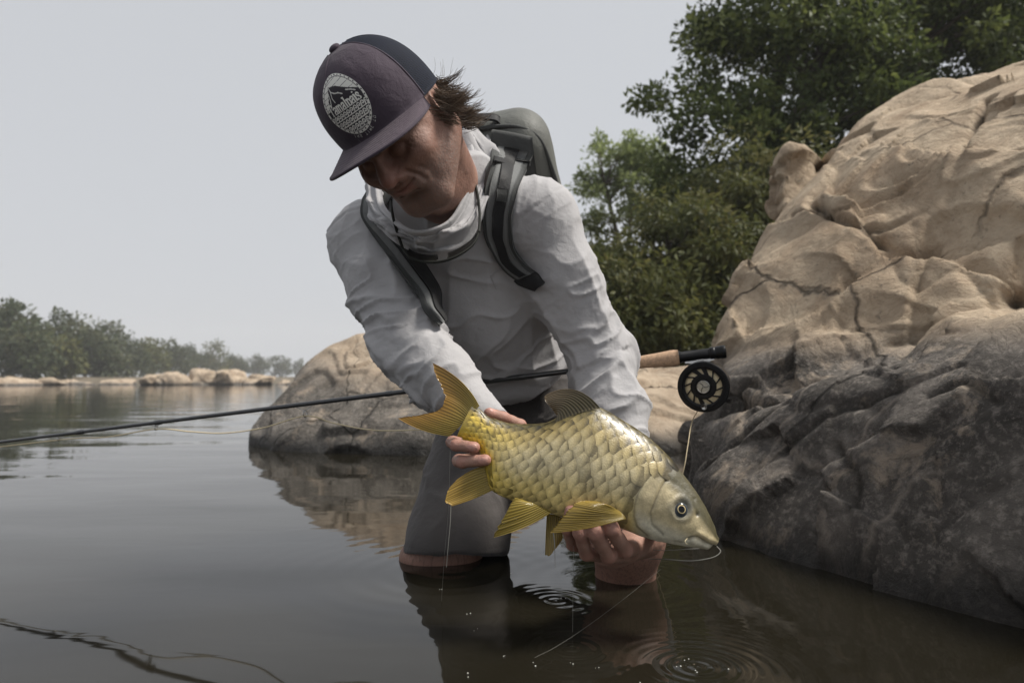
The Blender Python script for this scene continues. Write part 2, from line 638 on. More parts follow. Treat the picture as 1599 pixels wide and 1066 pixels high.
def add_hull(F, pts, rnd, k):
    pts = np.array(pts)
    pl = hull_planes(pts)
    def fn(P, pl=pl):
        d = None
        for n, p in pl:
            e = (P - p.astype(np.float32)) @ n.astype(np.float32)
            if d is None: d = e
            else:
                h = np.maximum(rnd - np.abs(d - e), 0) / rnd
                d = np.maximum(d, e) + h * h * rnd * 0.25
        return d
    F.fn(fn, pts.min(0), pts.max(0), 'u', k)

def down(p, z=-0.35, out=0.0):
    return np.array((p[0], p[1], z))

def rough_rock(me, amp, f, seed, cracks=(), facet=0.0):
    V, N = verts_of(me), normals_of(me)
    W = V + 0.25 * np.stack([fbm(V, 1.3, 2, seed + 50 + i) for i in range(3)], 1)
    # broad swells, knapped plates with hard edges, scoops and fine pitting
    d = amp * fbm(W, f, 3, seed)
    q = fbm(W, f * 0.9, 2, seed + 77) * 4.0 + V @ np.array((.9, .3, 1.6)) * f * .35
    saw = q - np.floor(q)
    flo = .45 + .55 * sstep(.35, .65, V[:, 2]) if seed == 3 else 1.0
    d = d + facet * flo * (np.minimum(saw / .85, (1 - saw) / .15) - .5) * (0.35 + .65 * sstep(-.2, .3, fbm(V, f * .7, 2, seed + 31)))
    if seed == 3:
        # broken planes on the lower block: each cell is a tilted flat
        rg = np.random.default_rng(17)
        lo_, hi_ = np.array((.45, .9, 0.)), np.array((1.5, 2.6, .75))
        S = lo_ + rg.random((150, 3)) * (hi_ - lo_)
        TN = rg.normal(size=(150, 3)) * .16
        Wf = (V + .10 * (W - V)).astype(np.float32)
        best = np.full(len(V), 1e9, np.float32); off = np.zeros(len(V), np.float32)
        for s_, t_ in zip(S, TN):
            q_ = Wf - s_.astype(np.float32)
            dd = np.linalg.norm(q_, axis=1)
            m_ = dd < best
            best[m_] = dd[m_]
            off[m_] = (q_[m_] @ t_.astype(np.float32))
        lower = sstep(.66, .5, V[:, 2])
        d = d + np.clip(off, -.03, .03) * lower
        S2 = np.array((.6, 1.7, .35)) + rg.random((120, 3)) * np.array((1.7, 1.9, 1.4))
        T2 = rg.normal(size=(120, 3)) * .15
        best = np.full(len(V), 1e9, np.float32); off = np.zeros(len(V), np.float32)
        for s_, t_ in zip(S2, T2):
            q_ = Wf - s_.astype(np.float32)
            dd = np.linalg.norm(q_ * np.array((1, 1, 1.3), np.float32), axis=1)
            m_ = dd < best
            best[m_] = dd[m_]
            off[m_] = (q_[m_] @ t_.astype(np.float32))
        d = d + np.clip(off, -.035, .035) * (1 - lower)
    sc = np.abs(noise(W, f * 2.6, seed + 15))
    d = d - .5 * amp * (1 - sc) ** 5 * sstep(0, .3, noise(V, f * .8, seed + 16))
    d = d + .22 * amp * fbm(V, f * 5, 5, seed + 5, .6)
    mask = np.zeros(len(V), np.float32)
    for line, width, depth in cracks:
        dist = polyline_dist(V + .035 * (W - V) / .25 * 1.0, np.array([p for p in line]))
        dist = dist * (1 + 0.5 * noise(V, 9, seed + 3))
        g = np.exp(-(dist / width) ** 2)
        d = d - depth * g
        mask = np.maximum(mask, np.exp(-(dist / (width * 0.75)) ** 2))
    set_verts(me, V + N * d[:, None])
    return mask

def finish_rock(me, zl, zr, seed, mask, tilt=(0, 0)):
    V = verts_of(me)
    n = fbm(V, 1.6, 5, seed + 9)
    lvl = zl + V[:, 0] * tilt[0] + V[:, 1] * tilt[1]
    set_attr(me, 'stain', 1 - sstep(lvl - zr, lvl + zr, V[:, 2] + (0.10 + 0.5 * zr) * n))
    set_attr(me, 'wet', 1 - sstep(0.02, 0.13, V[:, 2] + 0.07 * fbm(V, 5, 3, seed + 2)))
    set_attr(me, 'crack', mask)

def near_boulder():
    F = Field(0.03)
    w = [at(1075, 775, 2.55), at(1110, 812, 2.0), at(1135, 840, 1.76), at(1330, 910, 1.375), at(1599, 985, 1.115)]
    w += [np.array((0.98, 0.80, 0.0)), np.array((1.25, 0.45, 0)), np.array((2.4, 0.5, 0)), np.array((2.6, 3.2, 0))]
    low = [at(1062, 665, 2.45), at(1085, 640, 2.2), at(1180, 610, 2.05), at(1290, 565, 1.98), at(1430, 528, 1.86), at(1599, 470, 1.72),
           at(1190, 745, 1.80), at(1420, 745, 1.50), at(1599, 760, 1.33), at(1599, 600, 1.50), np.array((1.35, 0.75, .62)), np.array((2.4, .8, .6)), np.array((2.6, 3.2, 0.5))]
    add_hull(F, [down(p) for p in w] + [p + np.array((0, 0.02, 0.04)) for p in w] + low, 0.05, 0.015)
    up = [at(1092, 600, 2.35), at(1094, 545, 2.50), at(1135, 465, 2.62), at(1200, 350, 2.80), at(1300, 228, 3.05), at(1335, 190, 3.15), at(1445, 128, 3.25),
          at(1599, 92, 3.2), at(1290, 560, 2.06), at(1440, 520, 1.95), at(1599, 462, 1.84), at(1240, 480, 2.22), at(1400, 300, 2.60), at(1530, 240, 2.55), at(1599, 250, 2.45),
          np.array((2.3, 1.6, 0.6)), np.array((2.2, 2.0, 1.5)), np.array((2.6, 4.2, 1.5)), np.array((1.75, 4.3, 0.9)), np.array((1.7, 4.2, -0.3)), np.array((2.6, 4.2, -0.3)), np.array((0.80, 2.6, -0.3)), np.array((2.4, 1.6, -0.3))]
    add_hull(F, up, 0.07, 0.012)
    # small block leaning on the left shoulder, and a ledge
    add_hull(F, [at(1222, 232, 3.0), at(1242, 222, 3.0), at(1278, 250, 3.05), at(1270, 330, 2.95), at(1212, 335, 2.95), at(1205, 300, 3.0),
                 at(1222, 240, 3.3), at(1278, 262, 3.3), at(1205, 340, 3.3)], 0.05, 0.012)
    add_hull(F, [at(1100, 620, 2.2), at(1120, 560, 2.25), at(1220, 545, 2.12), at(1290, 545, 2.0), at(1440, 500, 1.93), at(1260, 585, 1.98), at(1150, 625, 2.05),
                 at(1120, 560, 2.6), at(1440, 500, 2.4), at(1290, 700, 2.3)], 0.06, 0.03)
    me = F.mesh('boulder', 0.0105)
    bvh = BVHTree.FromPolygons([v.co for v in me.vertices], [p.vertices[:] for p in me.polygons])
    def hit(px, py):
        o = Vector((0, 0, CAMZ))
        d = (Vector(at(px, py, 1.0)) - o).normalized()
        h = bvh.ray_cast(o, d)[0]
        return np.array(h) if h is not None else at(px, py, 2.4)
    L = lambda *p: [hit(a, b) for a, b in p]
    cracks = [
        (L((1088, 648), (1160, 622), (1230, 607), (1262, 585), (1330, 572), (1400, 560), (1432, 535), (1500, 505), (1560, 488), (1595, 468)), 0.020, 0.075),
        (L((1120, 640), (1150, 600), (1170, 590), (1240, 605)), 0.012, 0.025),
        (L((1432, 535), (1432, 450), (1440, 400), (1480, 330), (1500, 260), (1515, 190), (1535, 150)), 0.015, 0.05),
        (L((1270, 320), (1300, 345), (1330, 352), (1390, 338), (1440, 320)), 0.013, 0.042),
        (L((1330, 352), (1390, 380), (1440, 400), (1425, 340)), 0.012, 0.04),
        (L((1440, 400), (1500, 330), (1540, 290), (1599, 285)), 0.013, 0.042),
        (L((1485, 430), (1540, 390), (1599, 350)), 0.012, 0.022),
        (L((1200, 345), (1240, 335), (1275, 330)), 0.010, 0.022),
        (L((1110, 740), (1180, 660), (1220, 625)), 0.012, 0.022),
        (L((1220, 700), (1300, 640), (1390, 600)), 0.014, 0.014),
        (L((1330, 800), (1340, 740), (1300, 690)), 0.012, 0.012),
        (L((1450, 620), (1500, 600), (1560, 640)), 0.012, 0.015),
    ]
    mask = rough_rock(me, 0.026, 2.2, 3, cracks, 0.026)
    # long shallow scoops on the upper face
    finish_rock(me, 0.53, 0.075, 3, mask, tilt=(-0.02, -0.03))
    add('boulder', me, ROCK_NEAR, label='huge cracked tan boulder with dark stained base beside the angler', cat='boulder')
near_boulder()

def hull_rock(name, label, pts, vox, rnd, amp, f, seed, zl, zr, mat, group=None, facet=0.0):
    F = Field(0.04)
    add_hull(F, pts, rnd, 0.02)
    me = F.mesh(name, vox)
    m = rough_rock(me, amp, f, seed, (), facet)
    finish_rock(me, zl, zr, seed, m)
    return add(name, me, mat, label=label, cat='rock', group=group)

w = [at(372, 690, 4.3), at(450, 704, 3.85), at(560, 708, 3.7), at(700, 712, 3.6), at(860, 700, 3.9), at(900, 680, 4.8)]
hull_rock('river_boulder', 'rounded grey boulder with pale tan top in the river behind the angler',
          [down(p) for p in w] + [p + np.array((0, 0, .06)) for p in w] +
          [at(400, 655, 4.35), at(440, 610, 4.5), at(478, 560, 4.7), at(500, 532, 4.8), at(548, 505, 4.9), at(600, 498, 4.9), at(700, 490, 4.8), at(820, 530, 4.6),
           at(600, 600, 4.2), at(520, 620, 4.15), at(760, 600, 4.1), np.array((-1.0, 6.2, -.3)), np.array((0.4, 6.2, -.3)), np.array((-1.0, 6.0, .6)), np.array((0.2, 6.0, .6))],
          0.02, 0.12, 0.06, 1.5, 21, 0.46, 0.13, ROCK_FAR, facet=0.06)
w = [at(930, 700, 3.9), at(1062, 705, 3.75), at(1120, 690, 4.4)]
hull_rock('bank_rock', 'low tan sandy rock on the bank between angler and huge boulder',
          [down(p) for p in w] + [p + np.array((0, 0, .05)) for p in w] + [at(930, 610, 4.1), at(1000, 582, 4.4), at(1060, 572, 4.5), at(1130, 580, 4.6), np.array((0.4, 6, -.3)), np.array((1.6, 6, -.3)), np.array((0.5, 6, .5)), np.array((1.6, 6, .5))],
          0.025, 0.08, 0.045, 2.2, 31, 0.10, 0.1, ROCK_FAR, facet=0.04)

# ------------------------------------------------------------------ ground of the banks
def soil():
    M = Mat('bank_soil')
    c = M.coord('Object')
    n = M.noise(c, 0.8, 8, 0.65)
    M.set(Base_Color=M.ramp(n, [(0.3, (0.05, 0.042, 0.026)), (0.55, (0.13, 0.105, 0.07)), (0.75, (0.22, 0.18, 0.125))]), Roughness=0.95)
    M.bump(M.noise(c, 6, 8, 0.7), 0.05)
    return M.m
SOIL = soil()

def bank(name, label, outline_fn, xs, ys, seed):
    X, Y = np.meshgrid(xs, ys, indexing='ij')
    P = np.stack([X, Y, np.zeros_like(X)], -1)
    Z = outline_fn(X, Y) + 0.25 * fbm(P.reshape(-1, 3), 0.35, 4, seed).reshape(X.shape)
    P[..., 2] = Z
    return add(name, grid_mesh(name, P), SOIL, kind='structure', label=label)

# right bank rises behind the boulder
bank('river_bank', 'dark earth of the wooded bank behind the boulders',
     lambda X, Y: -0.5 + np.clip((X + 0.15 * (Y - 5) - 0.2) * 0.45, -0.6, 1.0) + np.clip((Y - 5.0) * 0.10, -.5, 1.6) - 1.2 * sstep(0.5, -2.5, X - 0.02 * Y),
     np.concatenate([np.linspace(-4, 14, 60), np.geomspace(15, 200, 16)]), np.concatenate([np.linspace(5.0, 30, 60), np.geomspace(32, 400, 20)]), 5)

def far_z(X, Y):
    # far left bank: shoreline runs away towards the right
    shore = 34 + 0.9 * np.clip(X + 45, -60, 200)
    return np.clip((Y - shore) * 0.03, -0.8, 0.45)
bank('far_bank', 'low earth shore of the far river bank', far_z, np.linspace(-160, 40, 70), np.linspace(15, 330, 90), 8)

# ------------------------------------------------------------------ vegetation
def leaf_mat(name, cols, trans=0.35):
    M = Mat(name)
    t = M.attr('tone').outputs['Fac']
    col = M.ramp(t, [(i / (len(cols) - 1), c) for i, c in enumerate(cols)])
    M.set(Base_Color=col, Roughness=0.55)
    M.b.inputs['Specular IOR Level'].default_value = 0.3
    tr = M.N('ShaderNodeBsdfTranslucent')
    hs = M.N('ShaderNodeHueSaturation')
    hs.inputs['Value'].default_value = 1.5
    hs.inputs['Hue'].default_value = 0.485
    M.L(col, hs.inputs['Color'])
    M.L(hs.outputs[0], tr.inputs['Color'])
    mx = M.N('ShaderNodeMixShader')
    mx.inputs[0].default_value = trans
    M.L(M.b.outputs[0], mx.inputs[1])
    M.L(tr.outputs[0], mx.inputs[2])
    M.L(mx.outputs[0], M.out.inputs['Surface'])
    return M.m
LEAF_DARK = leaf_mat('leaves_dark', [(0.032, 0.048, 0.013), (0.070, 0.098, 0.026), (0.14, 0.17, 0.05)])
LEAF_LIGHT = leaf_mat('leaves_light', [(0.11, 0.145, 0.05), (0.17, 0.215, 0.08), (0.24, 0.29, 0.12)], 0.45)
LEAF_OLIVE = leaf_mat('leaves_olive', [(0.048, 0.058, 0.018), (0.090, 0.102, 0.030), (0.15, 0.145, 0.05)])
LEAF_FAR = leaf_mat('leaves_far', [(0.035, 0.050, 0.022), (0.06, 0.078, 0.034), (0.10, 0.105, 0.055)])
BARK = simple('bark', (0.085, 0.068, 0.052), 0.9, 0.35, 12, 0.01)

def leaves_mesh(name, C, rad, per, size, rng, droop=0.2, elong=2.0, squash=0.7):
    """clumps at C: many small folded leaves"""
    n = len(C) * per
    ci = np.repeat(np.arange(len(C)), per)
    u = rng.normal(size=(n, 3))
    u /= np.linalg.norm(u, axis=1)[:, None]
    r = rng.random(n) ** 0.45
    off = u * (r * rad[ci])[:, None] * np.array((1, 1, squash))
    P = C[ci] + off
    d = u + rng.normal(size=(n, 3)) * 0.8 + np.array((0, 0, -droop))
    d /= np.linalg.norm(d, axis=1)[:, None]
    s = np.cross(d, rng.normal(size=(n, 3)))
    s /= np.linalg.norm(s, axis=1)[:, None] + 1e-9
    nn = np.cross(d, s)
    L = size * (0.6 + 0.8 * rng.random(n))[:, None]
    Wd = L / elong
    a = P
    m1 = P + d * L * 0.5 + s * Wd * 0.5 + nn * L * 0.08
    m2 = P + d * L * 0.5 - s * Wd * 0.5 + nn * L * 0.08
    b = P + d * L
    V = np.stack([a, m1, b, m2], 1).reshape(-1, 3)
    Q = np.arange(n * 4).reshape(-1, 4)
    T = np.concatenate([Q[:, [0, 1, 2]], Q[:, [0, 2, 3]]])
    me = mesh_np(name, V, T, smooth=False)
    tone = np.clip(0.5 + 0.25 * rng.normal(size=len(C))[ci] + 0.18 * rng.normal(size=n), 0, 1)
    set_attr(me, 'tone', np.repeat(tone, 4))
    return me

def crown_points(rng, ells, n):
    out = []
    vol = np.array([e[1][0] * e[1][1] * e[1][2] for e in ells]) ** 0.8
    cnt = np.maximum(1, (n * vol / vol.sum())).astype(int)
    for (c, r), k in zip(ells, cnt):
        u = rng.normal(size=(k, 3))
        u /= np.linalg.norm(u, axis=1)[:, None]
        out.append(np.asarray(c) + u * (rng.random(k) ** 0.4)[:, None] * np.asarray(r))
    return np.vstack(out)

def tree(name, label, cat, base, forks, ells, nclump, crad, per, size, mat, tr, seed, group=None, limbs=True, elong=2.0, droop=0.2, squash=0.7, shrub=False):
    rng = np.random.default_rng(seed)
    base = np.asarray(base, float)
    root = thing(name, label, cat, base, group)
    C = crown_points(rng, ells, nclump)
    m = MB()
    tips = []
    stems = []
    for f in forks:
        f = np.asarray(f, float)
        mid = lerp(base, f, 0.5) + rng.normal(size=3) * np.linalg.norm(f - base) * 0.05
        p = cr([base, mid, f], 10)
        m.tube(p, np.linspace(tr, tr * 0.5, 10) * (1 + 0.1 * rng.random(10)), 8)
        stems.append(p)
    S = np.vstack([s[3:] for s in stems])
    if limbs:
        k = min(len(C), 90)
        for c in C[rng.choice(len(C), k, replace=False)]:
            dd = np.linalg.norm(S - c, axis=1) + 0.6 * np.maximum(0, S[:, 2] - c[2] + 0.2)
            s = S[np.argmin(dd)]
            mid = lerp(s, c, 0.5) + rng.normal(size=3) * np.linalg.norm(c - s) * 0.12 + np.array((0, 0, 0.08 * np.linalg.norm(c - s)))
            p = cr([s, mid, c], 7)
            m.tube(p, np.linspace(tr * 0.32, tr * 0.05, 7), 5)
    add('trunk', m.mesh('trunk'), BARK, root)
    rad = crad * (0.6 + 0.8 * rng.random(len(C)))
    add('crown', leaves_mesh('crown', C, rad, per, size, rng, droop, elong, squash), mat, root)
    return root

# big dark tree over the boulder
e = lambda px, py, d, rx, ry, rz: (at(px, py, d), (rx, ry, rz))
tree('broadleaf_tree', 'tall dark green broadleaf tree leaning over the top of the huge boulder', 'tree', (3.6, 10.2, 0.4),
     [at(1290, 60, 9.6), at(1420, 20, 10.2), at(1180, 180, 9.2), at(1340, -250, 10.0)],
     [e(1270, 100, 9.6, 1.5, 1.3, 1.1), e(1430, 40, 10.2, 1.9, 1.5, 1.3), e(1190, 230, 9.3, 1.15, 1.0, 0.8), e(1330, 210, 9.4, 1.3, 1.0, 0.8),
      e(1100, 40, 9.3, 0.5, 0.5, 0.45), e(1180, 30, 9.4, 0.8, 0.8, 0.6), e(1300, -160, 10, 2.2, 1.6, 1.3), e(1060, 250, 9.2, 0.33, 0.4, 0.6), e(1050, 135, 9.2, 0.42, 0.4, 0.38), e(1085, 190, 9.2, 0.4, 0.4, 0.4), e(1560, -80, 10.4, 1.8, 1.4, 1.2)],
     520, 0.32, 150, 0.095, LEAF_DARK, 0.17, 11)
tree('broadleaf_tree', 'shaded broadleaf tree with thin outer leaves at the far end of the huge boulder', 'tree', (6.9, 10.6, 0.8),
     [at(1540, 40, 10.8), at(1650, -60, 11)],
     [e(1560, 60, 10.8, 1.2, 1.0, 1.3), e(1680, 20, 11, 1.6, 1.2, 1.6), e(1500, 170, 10.5, 0.8, 0.6, 0.5), e(1640, 170, 10.6, 1.0, 0.8, 0.6)],
     220, 0.34, 130, 0.10, LEAF_DARK, 0.14, 12)
tree('slender_tree', 'pale green slender tree with open crown and bare forked limbs', 'tree', at(985, 560, 17) * np.array((1, 1, 0)) + np.array((0, 0, 0.9)),
     [at(985, 330, 17), at(945, 290, 17), at(1030, 280, 17.2)],
     [e(960, 235, 17, 0.75, 0.7, 0.42), e(935, 290, 17, 0.55, 0.6, 0.5), e(1010, 250, 17, 0.6, 0.6, 0.5), e(925, 345, 17, 0.4, 0.4, 0.3), e(1000, 330, 17.2, 0.6, 0.5, 0.4), e(1040, 300, 17.4, 0.5, 0.6, 0.9), e(985, 290, 17, 0.6, 0.6, 0.45)],
     150, 0.24, 60, 0.11, LEAF_LIGHT, 0.085, 13)
for i, (px, py, d, rx, rz, lab, mt, n, fx) in enumerate([
    (1190, 300, 8.2, 1.0, 0.62, 'olive feathery shrub reaching up against the side of the huge boulder', LEAF_OLIVE, 150, 0),
    (1080, 395, 7.6, 0.85, 0.7, 'olive brown drooping shrub on the bank beside the huge boulder', LEAF_OLIVE, 150, 0),
    (1000, 480, 7.2, 0.7, 0.55, 'mossy olive low shrub on the bank behind the angler', LEAF_OLIVE, 130, 0),
    (1120, 500, 7.9, 0.9, 0.6, 'dense shadowed shrub low between bank and huge boulder', LEAF_DARK, 130, 0),
    (940, 430, 9.0, 0.45, 0.75, 'brownish thin shrub under the slender pale tree', LEAF_OLIVE, 60, 0)]):
    c = at(px, py, d)
    b = np.array((c[0] + 0.1, d + 0.2, 0.3))
    tree('bank_shrub', lab, 'shrub', b, [c + np.array((-0.3 * rx, 0, .1)), c + np.array((0.4 * rx, 0.1, 0.2)), c + np.array((0, 0.2, 0.3 * rz))],
         [(c, (rx, 0.7, rz)), (c + np.array((0.2, 0.2, -0.5 * rz)), (rx * 1.1, 0.8, rz))], n, 0.24, 120, 0.085, mt, 0.05, 40 + i, elong=2.8, droop=0.7)

# far bank wood, tree by tree
ORD = 'first second third fourth fifth sixth seventh eighth ninth tenth eleventh twelfth thirteenth fourteenth fifteenth'.split()
rng = np.random.default_rng(5)
far = [(-15, 505, 52, 5.0, 'a'), (20, 512, 54, 4.5, 'a'), (62, 530, 58, 4.2, 'a'), (100, 520, 60, 5.2, 'a'), (135, 545, 66, 4.0, 'b'), (165, 540, 68, 4.6, 'a'), (200, 552, 75, 4.6, 'a'), (232, 556, 84, 4.6, 'b'),
       (262, 562, 92, 4.6, 'a'), (292, 566, 105, 5, 'a'), (330, 560, 120, 5.6, 'b'), (362, 572, 130, 5.2, 'a'), (398, 574, 150, 5.6, 'a'), (430, 576, 165, 6, 'a'), (462, 578, 180, 6, 'a'), (40, 545, 50, 3.2, 'a'), (150, 566, 62, 3.0, 'a'), (85, 560, 54, 3, 'b')]
for i, (px, py, d, w_, k) in enumerate(far):
    top = at(px, py - 12, d)
    gz = 0.5
    H = max(1.2, top[2] - gz + 1.2)
    c = np.array((top[0], d, gz + H * 0.55))
    lab_ = 'low round hazy tree standing out in front of the far bank wood' if i >= 15 else ('%s hazy far bank tree counting from the river boulder, %s' % (ORD[14 - i], 'green and rounded' if k == 'a' else 'brownish and thin'))
    tree('far_tree', lab_, 'tree',
         (top[0], d, gz), [c + np.array((0.3, 0, H * 0.2)), c + np.array((-0.6, 0, H * 0.1))],
         [(c, (w_ * 0.5, w_ * 0.4, H * 0.5)), (c + np.array((w_ * 0.25, 0, -H * 0.15)), (w_ * 0.4, w_ * 0.4, H * 0.4))],
         46, 0.8, 42, 0.42, LEAF_FAR if k == 'a' else LEAF_OLIVE, 0.16, 100 + i, group='trees on the far bank' , limbs=(k == 'b'))

# pale rocks along the far shore
rk = [(235, 592, 40, 26, 20), (275, 590, 41, 44, 24), (320, 588, 42, 60, 28), (365, 589, 42, 52, 26), (410, 591, 42, 46, 20), (445, 594, 42, 26, 12),
      (20, 592, 38, 60, 16), (75, 593, 40, 60, 12), (130, 595, 42, 60, 9), (185, 595, 42, 50, 9), (-30, 588, 36, 60, 26)]
for i, (px, py, d, wpx, hpx) in enumerate(rk):
    c = at(px, 598, d)
    c[2] = 0
    sx, sz = wpx / 1100 * d * 0.62, hpx / 1100 * d * 0.95
    r_ = np.random.default_rng(300 + i)
    pts = [c + np.array((r_.uniform(-1, 1) * sx, r_.uniform(-1, 1) * 1.6, -0.3)) for _ in range(8)]
    pts += [c + np.array((r_.uniform(-1, 1) * sx * 0.9, r_.uniform(-.8, .8) * 1.6, sz * r_.uniform(0.45, 1.05))) for _ in range(9)]
    o = hull_rock('shore_rock', '%s pale rock of the far shore outcrop, counting from beside the river boulder' % ORD[5 - i] if i < 6 else '%s low tan rock lining the far shore below the wood, past the outcrop' % ORD[4 if i == 10 else 9 - i],
                  pts, 0.09, 0.2, 0.18, 0.8, 60 + i, 0.12, 0.1, ROCK_FAR, group='rocks along the far shore', facet=0.15)

print('setting', round(time.time() - T0, 1))

# ------------------------------------------------------------------ hazy air
def build_haze():
    m = MB().box((-40, 150, 11.0), np.eye(3), (210, 200, 12.5))
    o = add('haze', m.mesh('haze', False), None, kind='stuff', label='pale dry haze in the air over the river', cat='haze')
    bm = bmesh.new(); bm.from_mesh(o.data)
    bmesh.ops.recalc_face_normals(bm, faces=bm.faces)
    bm.to_mesh(o.data); bm.free()
    M = Mat('haze_air')
    M.n.remove(M.b)
    v = M.N('ShaderNodeVolumePrincipled')
    v.inputs['Color'].default_value = (.93, .94, .96, 1)
    v.inputs['Density'].default_value = .0014
    M.L(v.outputs[0], M.out.inputs['Volume'])
    o.data.materials.append(M.m)
build_haze()

# ------------------------------------------------------------------ the angler
A = at
HIP = A(812, 622, 1.86)
NECK = A(700, 305, 1.43)
SH_L, SH_R = A(838, 344, 1.46), A(577, 378, 1.53)        # his left / right shoulder joint
EL_L, EL_R = A(935, 560, 1.46), A(638, 542, 1.37)
WR_L, WR_R = A(1002, 800, 1.27), A(768, 668, 1.235)
sp_a = unit(NECK - HIP)                                   # up the spine
sp_l = unit((SH_L - SH_R) - sp_a * np.dot(SH_L - SH_R, sp_a))
sp_n = unit(np.cross(sp_a, sp_l))                         # out of the chest
if sp_n[1] > 0: sp_n = -sp_n
BR = np.stack([sp_l, sp_n, sp_a])                         # rows: left, front, up

# head frame ---------------------------------------------------------------
HC = A(622, 200, 1.115)
v_ = unit(np.array((0, 0, CAMZ)) - HC)
r_ = unit(np.cross((0, 0, 1.0), v_))
if r_[0] < 0: r_ = -r_
u_ = unit(np.cross(v_, r_))
if u_[2] < 0: u_ = -u_
YAW, PIT, ROLL = math.radians(19), math.radians(34), math.radians(33)
hF = unit(v_ * math.cos(PIT) * math.cos(YAW) - r_ * math.sin(YAW) * math.cos(PIT) - u_ * math.sin(PIT))
hU = unit(u_ - hF * np.dot(u_, hF))
hL = unit(np.cross(hF, hU))
if np.dot(hL, r_) < 0: hL = -hL
hU, hL = unit(hU * math.cos(ROLL) - hL * math.sin(ROLL)), unit(hL * math.cos(ROLL) + hU * math.sin(ROLL))
HR = np.stack([hL, hF, hU])                               # rows: his left, forward, up
HSC = .93
def H(x, y, z):
    return HC + HSC * (x * hL + y * hF + z * hU)

def skin_material():
    M = Mat('skin')
    c = M.coord('Object')
    big = M.noise(c, 22, 4, 0.6)
    fine = M.noise(c, 260, 5, 0.65)
    base = M.ramp(big, [(0.3, (0.27, 0.148, 0.108)), (0.55, (0.335, 0.19, 0.142)), (0.75, (0.37, 0.22, 0.168))])
    red = M.attr('flush').outputs['Fac']
    base = M.mix(M.math('MULTIPLY', red, 0.6), base, (0.50, 0.20, 0.165))
    st = M.attr('stubble').outputs['Fac']
    dots = M.ramp(M.noise(c, 520, 2, 0.6), [(0.45, 0.15), (0.6, 0.9)])
    base = M.mix(M.math('MULTIPLY', st, M.math('MULTIPLY', dots, 0.75)), base, (0.25, 0.21, 0.185))
    wet = M.attr('wet').outputs['Fac']  # low skin: wetness plus painted leg shade
    hairs = M.ramp(M.noise(M.coord('Object', (260, 260, 40)), 1.0, 2, .5), [(.5, 0.0), (.62, .55)])
    base = M.mix(1.0, base, M.mix(M.attr('head_shade').outputs['Fac'], (1, 1, 1), (.76, .71, .69)), 'MULTIPLY')  # shade under the cap painted into head and neck skin
    base = M.mix(M.math('MULTIPLY', wet, .45), base, (.13, .06, .04))  # wet skin near the water, with the legs' shade painted in
    base = M.mix(M.math('MULTIPLY', M.attr('leg').outputs['Fac'], hairs), base, (.10, .055, .038))
    nail = M.attr('nail').outputs['Fac']
    base = M.mix(nail, base, (0.52, 0.28, 0.225))
    brow = M.attr('brow').outputs['Fac']
    base = M.mix(brow, base, (0.06, 0.04, 0.028))
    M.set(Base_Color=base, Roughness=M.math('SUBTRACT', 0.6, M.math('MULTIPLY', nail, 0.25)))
    M.b.inputs['Subsurface Weight'].default_value = 0.12
    M.b.inputs['Subsurface Radius'].default_value = (0.012, 0.005, 0.003)
    M.b.inputs['Subsurface Scale'].default_value = 0.5
    b1 = M.bump(M.noise(c, 90, 4, 0.6), 0.0016)
    M.bump(fine, 0.0007, prev=b1)
    return M.m
SKIN = skin_material()

person = thing('person', 'angler in grey hooded shirt and dark shorts crouching in the river, holding a fish', 'person', (HIP[0], HIP[1], 0))

def head_field():
    F = Field(0.012)
    F.ell(H(0, -.014, .03), (.079, .098, .096), HR, k=.02)
    F.ell(H(0, .028, -.025), (.064, .068, .088), HR, k=.03)
    for s in (-1, 1):
        F.cone(H(s * .058, -.008, -.05), H(s * .026, .066, -.104), .019, .016, k=.03)
        F.ell(H(s * .045, .064, -.022), (.024, .022, .019), HR, k=.02)
        F.cone(H(s * .012, .094, .022), H(s * .044, .078, .024), .010, .010, k=.014)
    F.cone(H(-.022, .072, -.108), H(.022, .072, -.108), .017, .017, k=.02)
    F.ell(H(0, .074, -.056), (.036, .028, .032), HR, k=.018)
    F.chain([H(0, .094, .016), H(0, .108, -.010), H(0, .119, -.025)], [.009, .0105, .0128], k=.010)
    for s in (-1, 1):
        F.ell(H(s * .0145, .105, -.030), (.0095, .012, .0095), HR, k=.007)
        F.ell(H(s * .032, .101, .001), (.020, .018, .013), HR, 's', .014)
        F.ell(H(s * .031, .0795, .000), (.0155, .014, .0125), HR, k=.004)
        F.cone(H(s * .0065, .116, -.040), H(s * .0065, .112, -.030), .0040, .003, 's', .003)
    F.chain([H(-.027, .0885, -.0505), H(-.008, .1010, -.0500), H(.008, .1010, -.0500), H(.027, .0885, -.0505)], [.0035, .0055, .0055, .0035], k=.006)
    F.chain([H(-.024, .0885, -.0585), H(0, .1005, -.0630), H(.024, .0885, -.0585)], [.004, .0075, .004], k=.007)
    F.chain([H(-.030, .0875, -.0645), H(-.015, .1030, -.0690), H(0, .1090, -.0685), H(.015, .1030, -.0690), H(.030, .0875, -.0645)], [.0028, .0026, .0026, .0026, .0028], 's', .002)
    F.ell(H(0, .100, -.080), (.02, .008, .006), HR, 's', .012)
    for s in (-1, 1):
        ear = np.stack([unit(hL * 0.9 + s * -hF * 0.45), unit(hF * 0.9 + s * hL * 0.45), hU])
        F.ell(H(s * .083, -.014, -.010), (.0085, .020, .034), ear, k=.008)
        F.ell(H(s * .092, -.010, -.004), (.006, .011, .020), ear, 's', .006)
        F.ell(H(s * .079, -.002, -.042), (.008, .009, .012), HR, k=.006)
    return F

